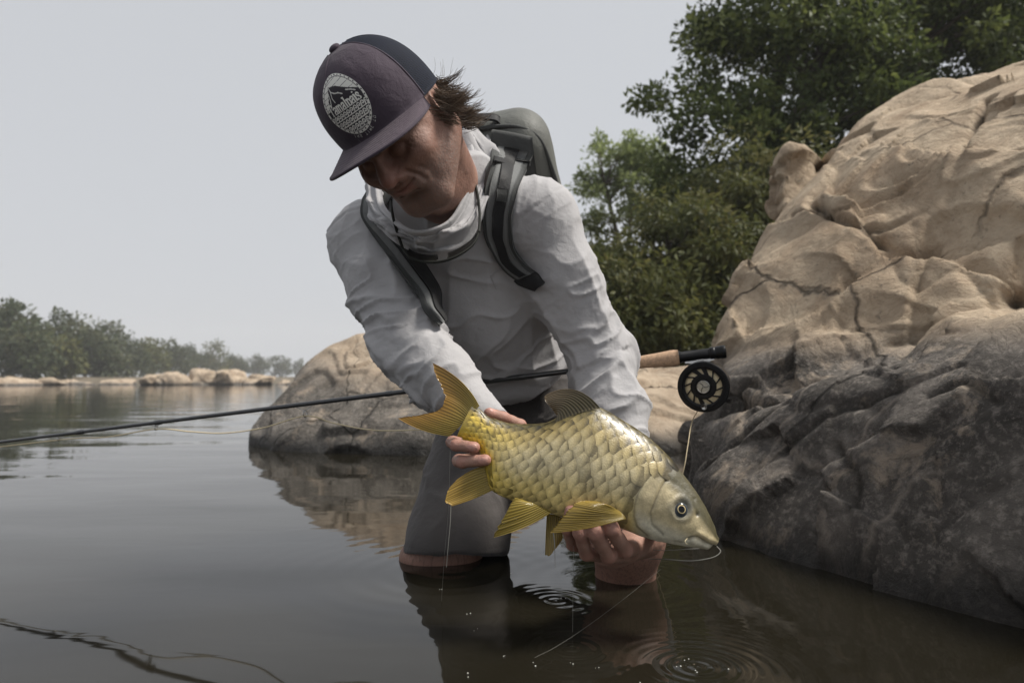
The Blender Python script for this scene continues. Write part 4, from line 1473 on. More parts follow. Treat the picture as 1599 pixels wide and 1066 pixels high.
def build_cap():
    cap = thing('trucker_cap', 'plum and navy trucker cap with round white mountain emblem on the angler\'s head', 'cap', CAP_O)
    PLUM = cloth('cap_foam', (.062, .047, .064), .07, 1200, .0002, .8, .1)
    BRIM = cloth('cap_brim', (.092, .070, .088), .06, 1400, .0003, .8, .1)
    M = Mat('cap_mesh')
    c = M.coord('Object')
    mp = M.N('ShaderNodeMapping')
    mp.inputs['Rotation'].default_value = (.5, .7, .6)
    M.L(c, mp.inputs['Vector'])
    vo = M.N('ShaderNodeTexVoronoi', feature='DISTANCE_TO_EDGE')
    vo.inputs['Scale'].default_value = 330
    vo.inputs['Randomness'].default_value = .25
    M.L(mp.outputs[0], vo.inputs['Vector'])
    M.set(Base_Color=M.ramp(vo.outputs['Distance'], [(0.03, (.013, .018, .036)), (.16, (.003, .004, .007))]), Roughness=.8)
    M.b.inputs['Specular IOR Level'].default_value = .15
    M.bump(vo.outputs['Distance'], .0008)
    MESH = M.m
    def panel(name, t0, t1, mat, nth, thick=.002, parent=cap):
        th = np.linspace(t0, t1, nth)
        t = np.linspace(0, 1, 40) ** .8
        TH, T = np.meshgrid(th, t, indexing='ij')
        T = np.clip(T, 0, .9995)
        G = cap_pt(TH, T)
        # a soft dent and unevenness of the fabric
        N = unit(G[nth // 2, 10] - CAP_O)
        G = G + (.0012 * fbm(G.reshape(-1, 3), 22, 3, 4)).reshape(G.shape[:2])[..., None] * (G - CAP_O) / .1
        return add(name, grid_mesh(name, G, thick), mat, parent)
    S = math.radians(78)
    panel('front_panel', -S, -.002, PLUM, 40)
    panel('front_panel', .002, S, PLUM, 40)
    for k in range(4):
        a0 = S + (2 * math.pi - 2 * S) * k / 4
        a1 = S + (2 * math.pi - 2 * S) * (k + 1) / 4
        panel('mesh_panel', a0 + .003, a1 - .003, MESH, 24)
    # seam tapes
    for a in [0, S, -S] + [S + (2 * math.pi - 2 * S) * k / 4 for k in (1, 2, 3)]:
        t = np.linspace(0.02 if a else .62, .985, 40)
        P = cap_pt(np.full(40, a), t, .0004)
        m = MB().tube(P, .0016 if a else .0011, 6)
        add('seam', m.mesh('seam'), PLUM if abs(a) <= S else MESH, cap)
    # button
    top = cap_pt(np.array(0.), np.array(.9995))
    F = Field(.002)
    F.ell(top + cU * .002, (.0095, .0095, .0055), np.stack([cL, cF, cU]))
    add('button', F.mesh('button', .001), PLUM, cap)
    # brim: flat peak with sewn rows
    nb, nr = 90, 46
    th = np.linspace(-math.radians(76), math.radians(76), nb)
    r = np.linspace(0, 1, nr)
    G = np.zeros((nb, nr, 3))
    for i, a in enumerate(th):
        base = cap_pt(np.array(a), np.array(0.0))
        u = a / th[-1]
        L = .064 * (1 - abs(u) ** 3.2) ** .55 + .0005
        lat = math.sin(a) * .0865
        d = unit(cF * 1.0 + cL * math.sin(a) * .22)
        for j, q in enumerate(r):
            drop = -.0085 * (q) - .075 * (lat * (1 + .12 * q)) ** 2 / .0865 * (.35 + .8 * q)
            row = .00035 * math.cos(q * 2 * math.pi * 9)
            G[i, j] = base + d * L * q + cU * (drop + row + .002)
    add('brim', grid_mesh('brim', G, .0038), BRIM, cap)
    edge = MB().tube(G[:, -1], .0026, 8)
    add('brim_edge', edge.mesh('brim_edge'), PLUM, cap)

    # emblem: printed disc, drawn cell by cell
    n = 230
    R = .0405
    ax = np.linspace(-1, 1, n)
    U, Vv = np.meshgrid(ax, ax, indexing='ij')
    rr = np.hypot(U, Vv)
    ink = np.zeros((n, n))
    PTS = np.stack([U.ravel(), Vv.ravel(), np.zeros(n * n)], 1).astype(np.float32)
    def stroke(lines, w):
        m = np.zeros(n * n, bool)
        for l in lines:
            l3 = np.c_[np.array(l, float), np.zeros(len(l))]
            m |= polyline_dist(PTS, l3) < w
        return m.reshape(n, n)
    def inpoly(poly):
        res = np.zeros((n, n), bool)
        p = np.array(poly)
        j = len(p) - 1
        for i in range(len(p)):
            c = ((p[i, 1] > Vv) != (p[j, 1] > Vv)) & (U < (p[j, 0] - p[i, 0]) * (Vv - p[i, 1]) / (p[j, 1] - p[i, 1] + 1e-12) + p[i, 0])
            res ^= c
            j = i
        return res
    disc = rr < .90
    ink[disc] = 1                                                  # pale sky
    ang = np.arctan2(Vv, U)
    ring = (rr > .90) & (rr < 1.0)
    ink[ring] = .95
    ink[(rr > .885) & (rr < .915)] = .12
    ink[ring & (np.sin(ang * 34) > .55) & (rr > .93) & (rr < .975)] = .0
    for k in range(-2, 9):                                         # rays across the sky
        y0 = .05 + k * .13
        ink[stroke([[(-.95, y0 + .02 * k), (.9, y0 + .10 * k + .05)]], .010) & disc] = .25
    mount = inpoly([(-.92, -.10), (-.80, .02), (-.66, .22), (-.55, .33), (-.42, .56), (-.36, .70), (-.28, .66), (-.10, .64), (.06, .60), (.2, .52), (.38, .42), (.58, .30), (.74, .22), (.9, .12), (.9, -.14), (-.9, -.14)]) & disc
    ink[mount] = 0
    band = (Vv < -.02) & (Vv > -.22) & disc
    ink[band] = 0
    ridges = stroke([[(-.35, .66), (-.28, .5), (-.12, .4), (.05, .36), (.2, .26)], [(-.45, .5), (-.47, .3), (-.55, .12), (-.62, .02)], [(-.30, .5), (-.34, .3), (-.30, .16)],
                     [(-.62, .25), (-.70, .1), (-.78, .0)], [(.42, .3), (.6, .22), (.74, .12)]], .020)
    ink[ridges & disc] = .85
    # lettering, slab-like strokes on a unit height
    gl = {
        'T': ([[(0, 1), (.62, 1)], [(.31, 1), (.31, 0)], [(.18, 0), (.44, 0)], [(0, 1), (0, .82)], [(.62, 1), (.62, .82)]], .70),
        'a': ([[(.06, .55), (.2, .66), (.36, .62), (.40, .5), (.40, .04), (.5, 0)], [(.40, .38), (.2, .36), (.05, .24), (.08, .05), (.22, 0), (.40, .12)]], .55),
        'm': ([[(0, .64), (.1, .64), (.1, 0)], [(0, 0), (.2, 0)], [(.1, .5), (.22, .66), (.36, .6), (.38, .5), (.38, 0)], [(.3, 0), (.47, 0)], [(.38, .5), (.5, .66), (.64, .6), (.66, .5), (.66, 0)], [(.58, 0), (.76, 0)]], .83),
        'l': ([[(0, 1), (.12, 1), (.12, 0)], [(0, 0), (.25, 0)]], .31),
        'p': ([[(0, .64), (.1, .64), (.1, -.32)], [(0, -.32), (.24, -.32)], [(.1, .5), (.25, .66), (.42, .55), (.46, .32), (.4, .08), (.25, 0), (.1, .12)]], .54),
        'i': ([[(0, .64), (.12, .64), (.12, 0)], [(0, 0), (.24, 0)], [(.11, .9), (.125, .9)]], .31),
        's': ([[(.36, .5), (.30, .63), (.15, .66), (.05, .55), (.1, .42), (.3, .3), (.38, .16), (.28, .02), (.12, 0), (.02, .12)]], .44),
    }
    wtot = sum(gl[ch][1] for ch in 'Tamalpais')
    x, sc = 0, 1.58 / wtot
    sy = .36
    lines = []
    for ch in 'Tamalpais':
        for l in gl[ch][0]:
            lines.append([((x + a) * sc - .80, b * sy - .20) for a, b in l])
        x += gl[ch][1]
    ink[stroke(lines, .027) & (rr < .97)] = 1
    # three rows of curling waves
    for k, y in enumerate((-.30, -.53, -.76)):
        row = (np.abs(Vv - y) < .11) & disc
        ink[row] = .0
        ws = []
        for q in range(-6, 7):
            cx = q * .17 + .06 * k
            s = np.linspace(0, 1, 14)
            a = 3.6 - s * 6.4
            rad = .078 * (1 - .72 * s)
            ws.append([(cx - .11, y - .085)] + list(zip(cx + rad * np.cos(a), y + .005 + rad * np.sin(a))))
        ink[stroke(ws, .019) & row] = 1
        ink[stroke([[(-1, y - .095), (1, y - .095)]], .012) & disc] = 1
    # tiny lettering round the lower rim: THE TIME TO ...
    ink[rr > 1.0] = 0
    tiny = {'T': [[(0, 1), (.6, 1)], [(.3, 1), (.3, 0)]], 'I': [[(.3, 1), (.3, 0)]], 'M': [[(0, 0), (0, 1), (.3, .4), (.6, 1), (.6, 0)]], 'E': [[(.55, 1), (0, 1), (0, 0), (.55, 0)], [(0, .5), (.45, .5)]],
            'H': [[(0, 0), (0, 1)], [(.6, 0), (.6, 1)], [(0, .5), (.6, .5)]], 'O': [[(0, 0), (0, 1), (.6, 1), (.6, 0), (0, 0)]], 'N': [[(0, 0), (0, 1), (.6, 0), (.6, 1)]], 'G': [[(.6, 1), (0, 1), (0, 0), (.6, 0), (.6, .5), (.3, .5)]]}
    tl = []
    a0 = -2.05
    for ch in 'ING TIME TO':
        if ch in tiny:
            for l in tiny[ch]:
                tl.append([((1.03 + .085 * b) * math.cos(a0 + .10 * q), (1.03 + .085 * b) * math.sin(a0 + .10 * q)) for q, b in [(qq * .9, 1 - bb) for qq, bb in [(p[0], 1 - p[1]) for p in l]]])
        a0 += .115
    sc_ = 1.14
    U2, V2 = U * sc_, Vv * sc_
    # drape on the front panel
    EMB_T, EMB_TH = .44, math.radians(11)
    hgt = V2 * R / CAPH
    TH = EMB_TH + U2 * R / .098
    T = EMB_T + hgt
    G = cap_pt(TH, np.clip(T, .01, .985), .0022)
    col = np.clip(ink, 0, 1)
    # re-sample the drawing for the slightly larger sheet so that the rim lettering fits
    gi = np.clip(((U2 + 1) / 2 * (n - 1)).round().astype(int), 0, n - 1)
    gj = np.clip(((V2 + 1) / 2 * (n - 1)).round().astype(int), 0, n - 1)
    col = np.where(np.hypot(U2, V2) <= 1.0, col[gi, gj], 0)
    PT2 = np.stack([U2.ravel(), V2.ravel(), np.zeros(n * n)], 1).astype(np.float32)
    m = np.zeros(n * n, bool)
    for l in tl:
        m |= polyline_dist(PT2, np.c_[np.array(l), np.zeros(len(l))]) < .012
    col = np.maximum(col, .8 * m.reshape(n, n))
    keep = (np.hypot(U2, V2) <= 1.0) | (m.reshape(n, n))
    mb = MB().grid(G)
    Q = mb.Q[0]
    kf = keep.ravel()
    Q = Q[kf[Q].all(1)]
    me = mesh_np('emblem', G.reshape(-1, 3), Q)
    set_attr(me, 'ink', col.ravel())
    M = Mat('emblem_print')
    M.set(Base_Color=M.mix(M.attr('ink').outputs['Fac'], (.028, .022, .03), (.80, .79, .74)), Roughness=.7)
    add('emblem', me, M.m, cap)
build_cap()
print('cap', round(time.time() - T0, 1))

# ------------------------------------------------------------------ fish
ZS = 2.855
def zpx(x, y):                       # reading grid of the fish -> photograph pixels
    return 600 + x / ZS, 540 + y / ZS
FA, FB = np.array((365., 345.)), np.array((1497., 880.))
FLEN = np.linalg.norm(FB - FA)
fdir = (FB - FA) / FLEN
fup = np.array((fdir[1], -fdir[0]))
D_TAIL, D_HEAD = 1.146, 1.098
fT, fS = A(*zpx(*FA), D_TAIL), A(*zpx(*FB), D_HEAD)
LEN = np.linalg.norm(fS - fT)
MPZ = LEN / FLEN                      # metres per reading-grid unit
e_s = unit(fS - fT)
e_n = np.array((0.05, -1.0, 0.10)); e_n = unit(e_n - e_s * np.dot(e_n, e_s))
e_h = unit(np.cross(e_s, e_n))
if e_h[2] < 0: e_h = -e_h
def prof(pts):
    p = np.array(pts, float) - FA
    s, h = p @ fdir / FLEN, p @ fup * MPZ
    o = np.argsort(s)
    return s[o], h[o]
TOPP = prof([(395, 265), (430, 287), (470, 322), (560, 350), (650, 357), (735, 350), (800, 318), (880, 287), (965, 272), (1030, 305), (1100, 350), (1190, 410), (1250, 465), (1320, 540), (1390, 635), (1440, 720), (1475, 800), (1492, 846)])
BOTP = prof([(290, 398), (340, 408), (380, 428), (430, 466), (455, 545), (478, 630), (500, 655), (560, 684), (650, 707), (740, 744), (850, 778), (960, 795), (1040, 806), (1080, 822), (1150, 850), (1230, 870), (1300, 884), (1380, 896), (1450, 903), (1490, 893)])
S0, S1 = -.012, .992
def smooth_interp(s, xs, ys):
    g = np.linspace(S0 - .05, 1.05, 400)
    y = np.interp(g, xs, ys)
    k = np.exp(-np.linspace(-2, 2, 13) ** 2); k /= k.sum()
    y = np.convolve(np.pad(y, 6, 'edge'), k, 'valid')
    return np.interp(s, g, y)
WS = np.array([(-.05, .006), (0, .010), (.06, .0155), (.15, .021), (.3, .034), (.45, .043), (.58, .0455), (.68, .044), (.78, .039), (.86, .032), (.93, .0225), (.97, .0145), (1.0, .004)])
def fish_surf(s, ph, off=0.0):
    """s along the fish, ph angle round it: 0 near flank, pi/2 back"""
    s, ph = np.asarray(s, float), np.asarray(ph, float)
    t, b = smooth_interp(s, *TOPP), smooth_interp(s, *BOTP)
    w = smooth_interp(s, WS[:, 0], WS[:, 1])
    m, hh = (t + b) / 2, (t - b) / 2
    end = np.clip((S1 - s) / .03, 0, 1) ** .5
    hh = hh * (0.25 + .75 * end)
    c, sn = np.cos(ph), np.sin(ph)
    n = w * np.sign(c) * np.abs(c) ** .92 * (0.35 + .65 * end)
    # keeled back, fuller belly
    n = n * (1 - .22 * np.clip(sn, 0, 1) ** 2)
    h = m + hh * sn
    P = fT + (s * LEN)[..., None] * e_s + h[..., None] * e_h + n[..., None] * e_n
    if np.any(off):
        dirv = (c / (w + .004))[..., None] * e_n + (sn / (hh + .004))[..., None] * e_h
        dirv /= np.linalg.norm(dirv, axis=-1, keepdims=True)
        P = P + dirv * (off if np.isscalar(off) else np.asarray(off)[..., None])
    return P, h
def fish_colour(s, sn, root=1.0):
    """lengthwise and back-to-belly tint"""
    back = np.array((.11, .088, .032)); upf = np.array((.34, .26, .10)); flank = np.array((.64, .53, .29)); belly = np.array((.82, .65, .26)); yel = np.array((.72, .51, .05))
    s, sn = np.asarray(s)[..., None], np.asarray(sn)[..., None]
    c = lerp(belly, flank, sstep(-.75, -.15, sn))
    c = lerp(c, upf, sstep(.05, .62, sn))
    c = lerp(c, back, sstep(.60, .92, sn))
    y = sstep(.30, .05, s) * sstep(.85, .3, sn) + .6 * sstep(.42, .12, s) * sstep(-.1, -.7, sn)
    return lerp(c, yel, np.clip(.80 * y, 0, 1))

def fish_material(name, rough=.22, coat=.6):
    M = Mat(name)
    c = M.coord('Object')
    col = M.attr('tint').outputs['Color']
    n = M.noise(c, 160, 4, .6)
    col = M.mix(1.0, col, M.ramp(n, [(.3, .82), (.7, 1.12)]), 'MULTIPLY')
    M.set(Base_Color=col, Roughness=rough, Metallic=.03)
    M.b.inputs['Coat Weight'].default_value = coat
    M.b.inputs['Coat Roughness'].default_value = .2
    M.bump(M.noise(c, 420, 3, .6), .0006)
    return M.m
FISH = fish_material('fish_skin', .42, .25)
SCALE = fish_material('fish_scale', .36, .28)

def build_fish():
    mid = (fT + fS) / 2
    fish = thing('fish', 'large golden olive carp-like fish with big scales held by the angler', 'fish', mid)
    ns, npz = 320, 150
    s = S0 + (S1 - S0) * np.linspace(0, 1, ns)
    ph = np.linspace(-np.pi, np.pi, npz, endpoint=False)
    SS, PP = np.meshgrid(s, ph, indexing='ij')
    P0, h = fish_surf(SS, PP)
    # reading-grid position of every point, to set the head's features
    Z = FA + (SS * FLEN)[..., None] * fdir + (h / MPZ)[..., None] * fup
    Z3 = np.concatenate([Z.reshape(-1, 2), np.zeros((ns * npz, 1))], 1)
    def dl(pts): return polyline_dist(Z3, np.c_[np.array(pts, float), np.zeros(len(pts))]).reshape(ns, npz)
    side = sstep(.05, .3, np.abs(np.cos(PP)))
    d = np.zeros_like(SS)
    gill = [(1225, 560), (1202, 574), (1158, 616), (1131, 660), (1116, 708), (1113, 757), (1128, 800), (1175, 840)]
    memb = [(1113, 654), (1080, 680), (1066, 708), (1072, 740), (1090, 790)]
    pre = [(1262, 600), (1230, 640), (1202, 693), (1182, 745), (1191, 794), (1240, 836)]
    xg = np.interp(Z[..., 1], [p[1] for p in gill], [p[0] for p in gill])
    xm = np.interp(Z[..., 1], [p[1] for p in memb], [p[0] for p in memb])
    inside = sstep(-6, 10, Z[..., 0] - xg) * (SS > .55) * sstep(540, 590, Z[..., 1])
    d += .0017 * inside * side * sstep(1420, 1150, Z[..., 0])
    d += .0008 * sstep(-5, 8, Z[..., 0] - xm) * (SS > .55) * sstep(640, 680, Z[..., 1]) * side
    d -= .0016 * np.exp(-(dl(pre) / 7) ** 2) * side
    d -= .0010 * np.exp(-(dl([(1262, 600), (1330, 640), (1380, 690)]) / 10) ** 2) * side
    mouth = [(1500, 900), (1470, 893), (1428, 876), (1400, 856), (1385, 848), (1360, 850), (1346, 858)]
    d -= .0048 * np.exp(-(dl(mouth) / 6.5) ** 2)
    d += .0022 * np.exp(-(dl([(1490, 872), (1440, 858), (1395, 832)]) / 14) ** 2) * side
    d += .0018 * np.exp(-(dl([(1470, 905), (1420, 886), (1370, 868)]) / 12) ** 2) * side
    d -= .0016 * np.exp(-(dl([(1346, 858), (1320, 876), (1290, 868)]) / 8) ** 2) * side
    eyed = np.hypot(Z[..., 0] - 1318, Z[..., 1] - 728)
    d += .0022 * np.exp(-((eyed - 46) / 14) ** 2) * side - .004 * np.exp(-(eyed / 34) ** 2) * side
    nos = np.hypot(Z[..., 0] - 1388, Z[..., 1] - 752)
    d -= .0028 * np.exp(-(nos / 10) ** 2) * side
    d += .0010 * fbm(P0.reshape(-1, 3), 60, 3, 2).reshape(d.shape) * sstep(.62, .7, SS)
    G, _ = fish_surf(SS, PP, d)
    G[0] = G[0].mean(0)
    G[-1] = G[-1].mean(0)
    me = grid_mesh('body', G, closed_v=True)
    col = fish_colour(SS, np.sin(PP)) * .75
    cheek = np.array((.56, .465, .275)); crown = np.array((.085, .075, .038)); white = np.array((.70, .65, .50))
    sn = np.sin(PP)[..., None]
    hc = lerp(white, cheek, sstep(-.75, -.35, sn))
    hc = lerp(hc, crown, sstep(.12, .60, sn + .35 * sstep(1300, 1480, Z[..., 0])[..., None] * .6))
    col = lerp(col, hc, np.maximum(inside, sstep(.66, .74, SS + .02 * np.sin(PP)))[..., None])
    col = lerp(col, np.array((.50, .44, .26)), (.5 * np.exp(-(dl(gill) / 16) ** 2) * side)[..., None])
    for line, w in ((mouth, 5), (pre, 4), (gill, 4)):
        col = col * (1 - .45 * np.exp(-(dl(line) / w) ** 2) * side)[..., None]
    col = lerp(col, white * .95, (.75 * np.exp(-(dl([(1470, 905), (1420, 886), (1370, 868)]) / 14) ** 2))[..., None])
    col = lerp(col, np.array((.075, .09, .095)), (.8 * np.exp(-(eyed / 52) ** 4) * side)[..., None])
    col = lerp(col, np.array((.02, .02, .015)), (.8 * np.exp(-(nos / 8) ** 2) * side)[..., None])
    mott = .5 + .5 * fbm(G.reshape(-1, 3), 90, 4, 12).reshape(SS.shape)
    col = col * (.8 + .4 * mott)[..., None]
    set_attr(me, 'tint', col.reshape(-1, 3))
    add('body', me, FISH, fish)

    # eyes
    eyem = Mat('fish_eye')
    r_attr = eyem.attr('rad').outputs['Fac']
    eyem.set(Base_Color=eyem.ramp(r_attr, [(0, (.004, .004, .005)), (.40, (.004, .004, .005)), (.44, (.62, .52, .30)), (.50, (.55, .42, .22)), (.54, (.025, .027, .03)), (.8, (.06, .07, .08)), (1, (.09, .10, .11))]), Roughness=.08)
    eyem.b.inputs['Specular IOR Level'].default_value = .25
    eyem.b.inputs['Coat Roughness'].default_value = .02
    for sgn in (1, -1):
        q = np.array((1313., 731.)) - FA
        s_e, h_e = q @ fdir / FLEN, q @ fup * MPZ
        sv = np.array(s_e)
        t, b, w = smooth_interp(sv, *TOPP), smooth_interp(sv, *BOTP), smooth_interp(sv, WS[:, 0], WS[:, 1])
        sn_ = (h_e - (t + b) / 2) / ((t - b) / 2)
        cphi = math.asin(float(np.clip(sn_, -1, 1)))
        if sgn < 0: cphi = math.pi - cphi
        p, _ = fish_surf(np.array(s_e), np.array(cphi), -.0045)
        n = unit(e_n * sgn * math.cos(.25) + e_h * .22 + e_s * .15)
        a1 = unit(e_s - n * np.dot(e_s, n)); a2 = np.cross(n, a1)
        R = .0125
        la = np.linspace(0, np.pi / 2, 18); lo = np.linspace(0, 2 * np.pi, 33)[:-1]
        LA, LO = np.meshgrid(la, lo, indexing='ij')
        G2 = p + R * (np.sin(LA)[..., None] * (np.cos(LO)[..., None] * a1 + np.sin(LO)[..., None] * a2)) + (R * .62 * np.cos(LA))[..., None] * n
        m2 = grid_mesh('eye', G2, closed_v=True)
        set_attr(m2, 'rad', np.sin(LA).ravel())
        add('eye', m2, eyem.m, fish)

    # scales: overlapping shields, free edge towards the tail
    rng = np.random.default_rng(2)
    def column_positions():
        out, sc, k = [], .655 + .085, 0
        while sc > .022:
            hh = (np.interp(sc, *TOPP) - np.interp(sc, *BOTP)) / 2
            out.append((sc, hh, k))
            sc -= lerp(.0155, .0262, min(1, hh / .075)) 
            k += 1
        return out
    a = np.linspace(-1, 1, 7)
    bb = np.linspace(0, 1, 6)
    AA, BB = np.meshgrid(a, bb, indexing='ij')
    stuff = MB(); stuff_t = []
    nsc = 0
    cand = []
    for sc, hh, k in column_positions():
        nrow = 9
        dphi = math.radians(178) / nrow
        for r in range(nrow + 1):
            ph = math.radians(-89) + (r + (.5 if k % 2 else 0)) * dphi
            if ph > math.radians(93) or ph < math.radians(-86): continue
            smax = .655 + .095 * sstep(.05, .95, math.sin(ph)) - .012 * sstep(-.2, -.9, math.sin(ph))
            if sc > smax: continue
            cand.append((sc, hh, ph, dphi))
    for sgn in (1, -1):
        for sc, hh, ph, dphi in cand:
            ln = lerp(.040, .066, min(1, hh / .075))
            jit = rng.normal(size=4)
            b = BB
            wid = 1.22 * dphi * .5 * np.sqrt(np.clip(1 - (np.clip(b - .42, 0, 1) / .60) ** 2.4, .0, 1)) * (.80 + .20 * np.minimum(1, b / .3))
            Sg = sc + ln * .45 - ln * b + .0009 * jit[0] + .05 * ln * AA ** 2 * (b > .5)
            Pg = ph + AA * wid + .012 * jit[1]
            lift = .0004 + .0019 * b - .0005 * AA ** 2 * b + .0005 * np.sin(b * np.pi) + .0003 * jit[2]
            PHI = Pg if sgn > 0 else np.pi - Pg
            G3, _ = fish_surf(Sg, PHI, lift)
            sn_ = np.sin(Pg)
            tint = fish_colour(np.full_like(Sg, sc), sn_)
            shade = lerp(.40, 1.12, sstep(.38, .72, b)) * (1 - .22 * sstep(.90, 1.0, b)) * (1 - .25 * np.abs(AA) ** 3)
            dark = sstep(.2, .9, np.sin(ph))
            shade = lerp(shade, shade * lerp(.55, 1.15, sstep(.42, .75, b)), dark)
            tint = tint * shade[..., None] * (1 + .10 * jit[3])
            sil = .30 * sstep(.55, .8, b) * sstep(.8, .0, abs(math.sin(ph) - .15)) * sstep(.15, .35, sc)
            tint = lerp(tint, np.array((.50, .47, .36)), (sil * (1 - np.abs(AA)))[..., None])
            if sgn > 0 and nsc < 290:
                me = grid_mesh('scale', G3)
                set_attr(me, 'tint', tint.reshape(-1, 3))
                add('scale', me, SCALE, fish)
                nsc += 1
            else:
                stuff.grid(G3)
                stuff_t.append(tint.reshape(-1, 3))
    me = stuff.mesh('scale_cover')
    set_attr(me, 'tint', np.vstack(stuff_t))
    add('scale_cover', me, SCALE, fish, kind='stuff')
    print('near scales', nsc)

    # fins
    M = Mat('fish_fin')
    col = M.attr('tint').outputs['Color']
    M.set(Base_Color=col, Roughness=.35)
    M.b.inputs['Coat Weight'].default_value = .4
    tr = M.N('ShaderNodeBsdfTranslucent')
    M.L(col, tr.inputs['Color'])
    mx = M.N('ShaderNodeMixShader'); mx.inputs[0].default_value = .35
    M.L(M.b.outputs[0], mx.inputs[1]); M.L(tr.outputs[0], mx.inputs[2]); M.L(mx.outputs[0], M.out.inputs['Surface'])
    FIN = M.m
    def fin(name, base, edge, db, de, nray, c0, c1, bow0=(0, 0), bow1=(0, 0), wave=.002, dark=.55, tattered=.02, bowd=0.0):
        nu, nt = nray * 6 + 1, 26
        B = cr([np.array(p, float) for p in base], nu)
        E = cr([np.array(p, float) for p in edge], nu)
        u = np.linspace(0, 1, nu)
        rngf = np.random.default_rng(len(name) + nray)
        jag = 1 - tattered * np.abs(np.interp(u * nray, np.arange(nray + 1), rngf.normal(size=nray + 1)))
        G = np.zeros((nu, nt, 3)); C = np.zeros((nu, nt, 3))
        ray = np.abs(np.cos(u * nray * np.pi))
        for j, t in enumerate(np.linspace(0, 1, nt)):
            tt = t * jag
            w = (tt * (1 - tt) * 4)[:, None]
            bow = np.array(bow0) * (1 - u)[:, None] + np.array(bow1) * u[:, None]
            Z = B + (E - B) * tt[:, None] + bow * w
            dd = np.interp(u, np.linspace(0, 1, len(np.atleast_1d(db))), np.atleast_1d(db)) * (1 - t) + np.interp(u, np.linspace(0, 1, len(np.atleast_1d(de))), np.atleast_1d(de)) * t
            dd = dd + bowd * 4 * t * (1 - t)
            dd = dd + wave * np.sin(u * 5 + t * 2.5) * t - .0012 * (ray ** 2) * (1 - .6 * t) * .6 + .0006 * np.sin(u * nray * np.pi * 2) * 0
            for i in range(nu):
                G[i, j] = A(*zpx(*Z[i]), dd[i])
            sh = lerp(.30 + .55 * dark, 1.08, ray ** 1.5) * (0.92 + .08 * np.sin(u * 37 + t * 3))
            C[:, j] = lerp(np.array(c0), np.array(c1), sstep(.1, 1, t)) * sh[:, None]
        # split rays towards the edge
        G[:, :, 1] -= (.0004 * np.abs(np.cos(u * nray * 2 * np.pi)))[:, None] * np.linspace(0, 1, nt)[None]
        me = grid_mesh(name, G, .0011)
        n1 = nu * nt
        set_attr(me, 'tint', np.vstack([C.reshape(-1, 3), C.reshape(-1, 3)]))
        return add(name, me, FIN, fish)
    org, yel, olv = (.46, .25, .035), (.42, .31, .055), (.20, .165, .062)
    fin('tail_fin', [(424, 268), (385, 300), (345, 350), (292, 402)], [(211, 74), (232, 140), (262, 205), (268, 240), (240, 286), (170, 305), (110, 314), (60, 321)], D_TAIL, (1.165, 1.16, 1.15, 1.14), 24, yel, org, (22, -16), (-5, 14), .004)
    fin('dorsal_fin', [(962, 276), (890, 292), (820, 318), (752, 350)], [(710, 224), (718, 250), (745, 280), (772, 312)], 1.122, 1.128, 14, (.15, .12, .055), (.24, .175, .10), (10, -55), (6, -8), .002)
    fin('anal_fin', [(487, 640), (478, 610), (465, 575), (448, 535)], [(300, 712), (275, 700), (271, 680), (285, 640), (320, 600)], 1.126, (1.10, 1.105, 1.11), 12, yel, (.52, .33, .06), (0, 6), (0, -10), .002)
    fin('pelvic_fin', [(747, 740), (710, 722), (670, 702), (625, 690)], [(486, 853), (500, 815), (530, 765), (560, 710), (580, 680)], 1.088, 1.068, 13, yel, (.50, .37, .075), (4, 12), (0, -6), .002)
    fin('pelvic_fin', [(725, 745), (760, 752), (805, 770)], [(717, 932), (738, 934), (765, 902), (792, 866)], 1.145, 1.14, 9, yel, (.40, .27, .05), (0, 0), (0, 0), .002)
    fin('pectoral_fin', [(1078, 768), (1066, 752), (1046, 734)], [(737, 832), (765, 798), (800, 752), (845, 704), (885, 690), (940, 692)], (1.066, 1.067, 1.07), (1.040, 1.045, 1.052), 19, (.40, .29, .07), (.47, .32, .055), (0, 12), (0, -6), .002, .5, .02, -.014)
    # barbels at the mouth corner
    m = MB().tube(cr([A(*zpx(1352, 856), 1.072), A(*zpx(1340, 872), 1.066), A(*zpx(1352, 884), 1.064)], 8), np.linspace(.0012, .0004, 8), 6)
    me = m.mesh('barbel'); set_attr(me, 'tint', np.tile((.40, .34, .2), (len(me.vertices), 1)))
    add('barbel', me, FISH, fish)
build_fish()
print('fish', round(time.time() - T0, 1))

# ------------------------------------------------------------------ rod, reel and line
BLACK = simple('black_metal', (.012, .012, .013), .32, .2, 80, 0, .6)
CARBON = simple('rod_blank', (.018, .019, .021), .28, .2, 60, 0, .0, .6, .6)
STEEL = simple('bright_steel', (.55, .54, .52), .25, .1, 60, 0, 1.0)
CORK = simple('cork', (.44, .29, .185), .8, .28, 170, .0006)
CREAM = simple('line_cream', (.72, .60, .38), .5, .08, 200)
NYLON = simple('leader_nylon', (.24, .235, .21), .4, .05, 200, spec=.3)

R1, R2 = A(0, 690, 1.85), A(1131, 549, 1.46)
rdir = unit(R2 - R1)
RL = np.linalg.norm(R2 - R1)
def rod(t): return R1 + rdir * t          # metres from the photograph's left edge
def rod_px(px):
    lo, hi = -2.0, RL + .5
    for _ in range(50):
        m = (lo + hi) / 2
        p = rod(m)
        x = CX + FPX * p[0] / (p[1] * math.cos(PITCH) + (p[2] - CAMZ) * math.sin(PITCH))
        if x < px: lo = m
        else: hi = m
    return lo
r_dn = np.array((0, 0, -1.0)); r_dn = unit(r_dn - rdir * np.dot(r_dn, rdir))
r_sd = unit(np.cross(rdir, r_dn))
if r_sd[1] > 0: r_sd = -r_sd              # towards the camera side

